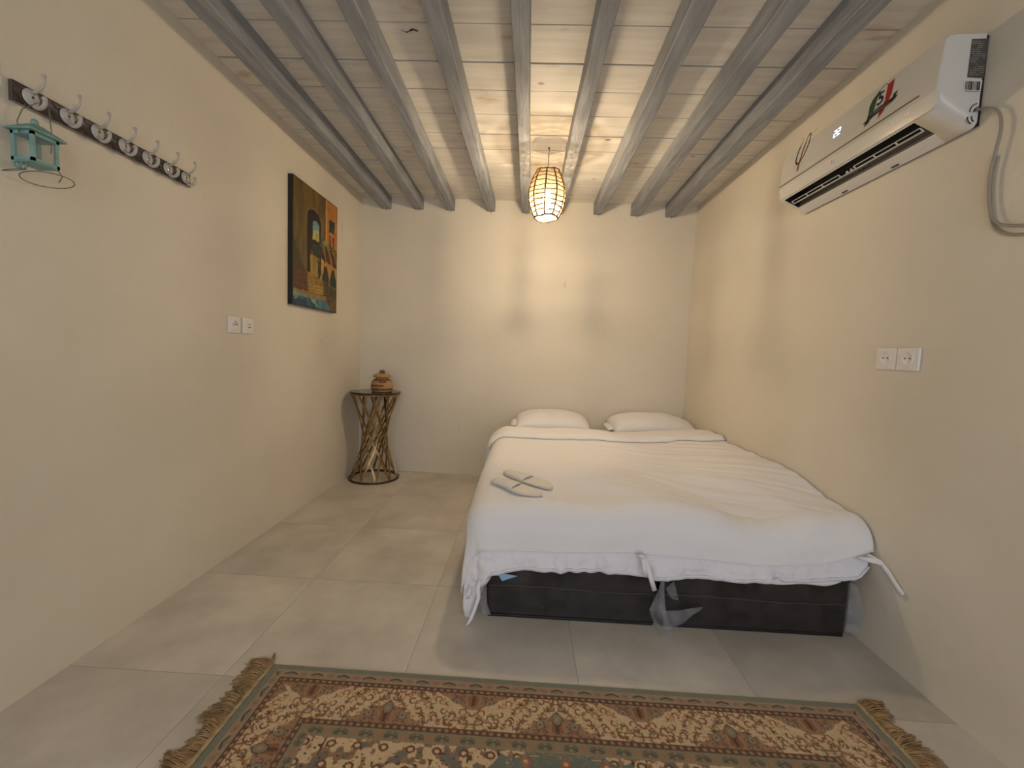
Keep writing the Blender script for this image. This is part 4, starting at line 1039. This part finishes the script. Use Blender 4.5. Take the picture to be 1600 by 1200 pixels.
# outer guard stripe
g1 = (d > .022) & (d < .057)
pc(g1, L3(156, 136, 112))
q = pm(s, .090); hh = d - .040
pc(g1 & (np.hypot(q / .020, hh / .010) < 1), L3(126, 124, 104)); pc(g1 & (np.abs(hh + .006 - np.abs(q) * .35) < .003) & (np.abs(q) < .022), dark)
q2 = pm(s + .045, .090); pc(g1 & (np.hypot(q2 / .015, hh / .010) < 1), L3(158, 120, 94)); pc(g1 & (np.hypot(q2 / .006, hh / .005) < 1), grey)
pc((d > .022) & (d < .025), L3(130, 116, 92)); pc((d > .054) & (d < .057), L3(150, 134, 108))
# dotted dark stripes
for a, b in ((.057, .074), (.204, .222)):
    mk = (d > a) & (d < b); pc(mk, L3(98, 64, 50)); qq = pm(s, .022); m_ = (a + b) / 2
    pc(mk & (np.hypot(qq / .0055, (d - m_) / .0045) < 1), L3(166, 124, 96)); pc(mk & (np.abs(np.abs(qq) - .010) < .0018), dark); pc(mk & ((d < a + .003) | (d > b - .003)), dark)
# main cream band: cartouches with scrolling flowers
mb_ = (d >= .074) & (d <= .204); PER = .262
pc(mb_, cream)
hn = (d - .074) / .130                                        # 0 outer .. 1 inner
f = np.abs(pm(s, PER * 2)) ; f2 = np.abs(pm(s + PER, PER * 2)) # folded distance to outer-lobe / inner-lobe centres
sc_ = .05 * np.abs(np.sin(f * 75)) ; sc2 = .05 * np.abs(np.sin(f2 * 75))
lob1 = mb_ & (hn < np.clip(.46 * (1 - (f / .11) ** 1.3), 0, 1) + np.where(f < .115, sc_, 0) * 1)
lob2 = mb_ & (1 - hn < np.clip(.52 * (1 - (f2 / .115) ** 1.2), 0, 1) + np.where(f2 < .12, sc2, 0))
for lob, ff, hx in ((lob1, f, hn), (lob2, f2, 1 - hn)):
    pc(lob, L3(150, 118, 92)); nz = vn(ff * 210, hx * 26, 4); pc(lob & (nz > .18), brown); pc(lob & (nz < -.25), L3(170, 122, 84))
    ro = np.hypot((ff - .052) / .0125, (hx - .26) / .12); pc(lob & (ro < 1.18), brown); pc(lob & (ro < 1), grey); pc(lob & (np.abs(ro - .55) < .12), L3(160, 142, 116)); pc(lob & (ro < .25), brown)
    pc(lob & (np.hypot(ff / .016, (hx - .22) / .18) < 1), rust); pc(lob & (np.hypot(ff / .006, (hx - .20) / .16) < 1), dark)
pal = np.hypot(f2 / .014, (1 - hn - .44) / .15); pc(mb_ & (pal < 1.2), dark); pc(mb_ & (pal < 1), L3(126, 124, 110)); pc(mb_ & (pal < .45), tanc)
free = mb_ & ~lob1 & ~lob2 & (pal > 1.25)
rm = random.Random(11)
def rosette(cx, cy_, r, c1, c2, pet=6):
    a = np.arctan2((hn - cy_) * .130, f - cx); rr = np.hypot(f - cx, (hn - cy_) * .130) / r
    mk = free & (rr < .72 + .3 * np.cos(a * pet)); pc(mk, c1); pc(free & (rr < .34), c2)
def leaf(cx, cy_, r, ang, c1):
    dx, dy = f - cx, (hn - cy_) * .130; X_ = dx * math.cos(ang) + dy * math.sin(ang); Y_ = -dx * math.sin(ang) + dy * math.cos(ang)
    Y_ = Y_ - X_ * X_ / r * .8
    pc(free & (np.hypot(X_ / r, Y_ / (r * .30)) < 1), c1)
def curl(cx, cy_, r, a0, c1):
    dx, dy = f - cx, (hn - cy_) * .130; a = (np.arctan2(dy, dx) - a0) % (2 * PI); rr = np.hypot(dx, dy)
    pc(free & (np.abs(rr - r * (.55 + a / (2 * PI) * .6)) < .0028) & (a < 4.2), c1)
cols_ = [rust, brown, olive, tanc, L3(134, 84, 50), L3(120, 104, 84)]
spots = [(.015, .62), (.045, .75), (.075, .62), (.098, .30), (.10, .82), (.128, .48), (.15, .22), (.155, .68), (.18, .38), (.182, .80), (.205, .16), (.212, .58), (.235, .34), (.25, .14), (.012, .86), (.125, .14), (.06, .92), (.14, .9), (.225, .8), (.17, .1), (.256, .5)]
for i, (a, b) in enumerate(spots):
    curl(a + .012, b - .08, .013, rm.uniform(0, 6), rm.choice([brown, olive, rust]))
    for _ in range(2): leaf(a + rm.uniform(-.016, .016), b + rm.uniform(-.14, .14), rm.uniform(.008, .014), rm.uniform(0, PI), rm.choice(cols_))
for i, (a, b) in enumerate(spots):
    rosette(a, b, rm.uniform(.009, .014), cols_[i % 6], rm.choice([dark, cream, rust]), rm.choice([4, 5, 6]))
nz = vn(f * 330, hn * 42, 13); pc(free & (nz > .40), olive); pc(free & (nz < -.42), rust)
# inner guard stripe
g2 = (d > .222) & (d < .258); pc(g2, L3(132, 128, 102)); q = pm(s, .074); hh = d - .240
pc(g2 & (np.hypot(q / .022, hh / .013) < 1) & (np.abs(q) > .004), L3(100, 96, 78)); pc(g2 & (np.abs(hh - np.abs(q) * .5 + .003) < .0025) & (np.abs(q) < .02), L3(72, 62, 50))
q2 = pm(s + .037, .074); pc(g2 & (np.hypot(q2 / .014, hh / .009) < 1), L3(154, 116, 84)); pc((d > .254) & (d < .258), L3(146, 128, 98))
# field with cream spandrels in the corners
fl_ = d > .258; pc(fl_, L3(88, 110, 104))
uu = np.minimum(dl_, dr_) - .258; vv = np.minimum(dt_, db_) - .258
span = fl_ & (vv < .30 * (1 - uu / .62) + .03 * np.abs(np.sin(uu * 34)) - .02) & (uu < .62)
pc(span, cream); n4 = vn(uu * 55, vv * 55, 31); n5 = vn(uu * 110, vv * 110, 37)
pc(span & (n4 > .12), mauve); pc(span & (n4 > .25), L3(98, 104, 96)); pc(span & (n5 > .33), dark); pc(span & (n5 < -.33), rust)
pc(span & (np.hypot(pm(uu, .075) / .014, pm(vv - .02, .06) / .012) < 1), L3(92, 50, 36)); pc(span & (np.hypot(pm(uu, .075) / .007, pm(vv - .02, .06) / .006) < 1), cream)
fs_ = fl_ & ~span; mu = np.abs(u - LU / 2)
q = pm(mu, .11); qv = pm(vv - .03, .12); pc(fs_ & (np.hypot(q / .014, qv / .014) < 1), L3(166, 92, 58)); pc(fs_ & (np.hypot(q / .006, qv / .006) < 1), cream)
q = pm(mu + .055, .11); qv = pm(vv + .03, .12); pc(fs_ & (np.hypot(q / .010, qv / .010) < 1), dark); pc(fs_ & (np.hypot(q / .004, qv / .004) < 1), cream)
n6 = vn(mu * 80, vv * 80, 55); pc(fs_ & (np.abs(n6) < .035) & (vn(mu * 20, vv * 20, 56) > .0), tanc); pc(fs_ & (n6 > .38), L3(186, 158, 122))
C = C * .80 + .20 * L3(164, 138, 108)
C = C * (1 + .22 * vn(u * 420, v * 420, 3) + .10 * fbm(u * 40, v * 40, 8))[..., None]
Z = .0075 + .0006 * vn(u * 300, v * 300, 9)
Z = np.where(d < .0035, .0012, Z)
X = np.stack([RX0 + u - .0 * v, RB - v - .011 * (u / LU), Z], -1)
fast_grid('pile', X, attr_mat('wool_pile', .95, .1, .0012, 420, .15), rug, np.clip(C * .95, 0, 1))
# kilim end bands and knotted fringe on the two short ends
for sgn, xe, nm in ((-1, RX0, 0), (1, RX1, 1)):
    yo = -.011 if sgn > 0 else 0
    m = MB(); m.box((min(xe, xe + sgn * .014), RF + yo, .0008), (max(xe, xe + sgn * .014), RB + yo + .002, .005)); m.build('woven_end_band', mat('tan_end_band', (.40, .30, .17, 1), .95, var=.2, vscale=80), rug)
    m = MB(); rf = random.Random(20 + nm); y_ = RB + yo + .012; k = 0
    while y_ > RF + yo:
        clump = math.sin(k * .23 + nm) * .5 + .5
        for _ in range(3):
            ln_ = .052 + .030 * clump + rf.uniform(-.012, .012); dy = .022 * math.sin(k * .33) + rf.uniform(-.012, .012); yy = y_ + rf.uniform(-.003, .003); ht = rf.uniform(.003, .009)
            p0 = (xe + sgn * .012, yy, .004); p1 = (xe + sgn * (.012 + ln_ * .4), yy + dy * .3, .004 + ht); p2 = (xe + sgn * (.012 + ln_ * .75), yy + dy * .75, .003 + ht * .6); p3 = (xe + sgn * (.012 + ln_), yy + dy * 1.15, .0022)
            m.tube([p0, p1, p2, p3], [.0017, .0021, .0019, .0010], 4)
        y_ -= .0062; k += 1
    if sgn < 0:
        m.tube([(xe - .008, RB - .004, .006), (xe - .016, RB + .022, .008), (xe - .030, RB + .050, .004)], [.004, .0045, .003], 5)
    fr = m.build('fringe', M_fringe, rug, recalc=False); fr['kind'] = 'stuff'
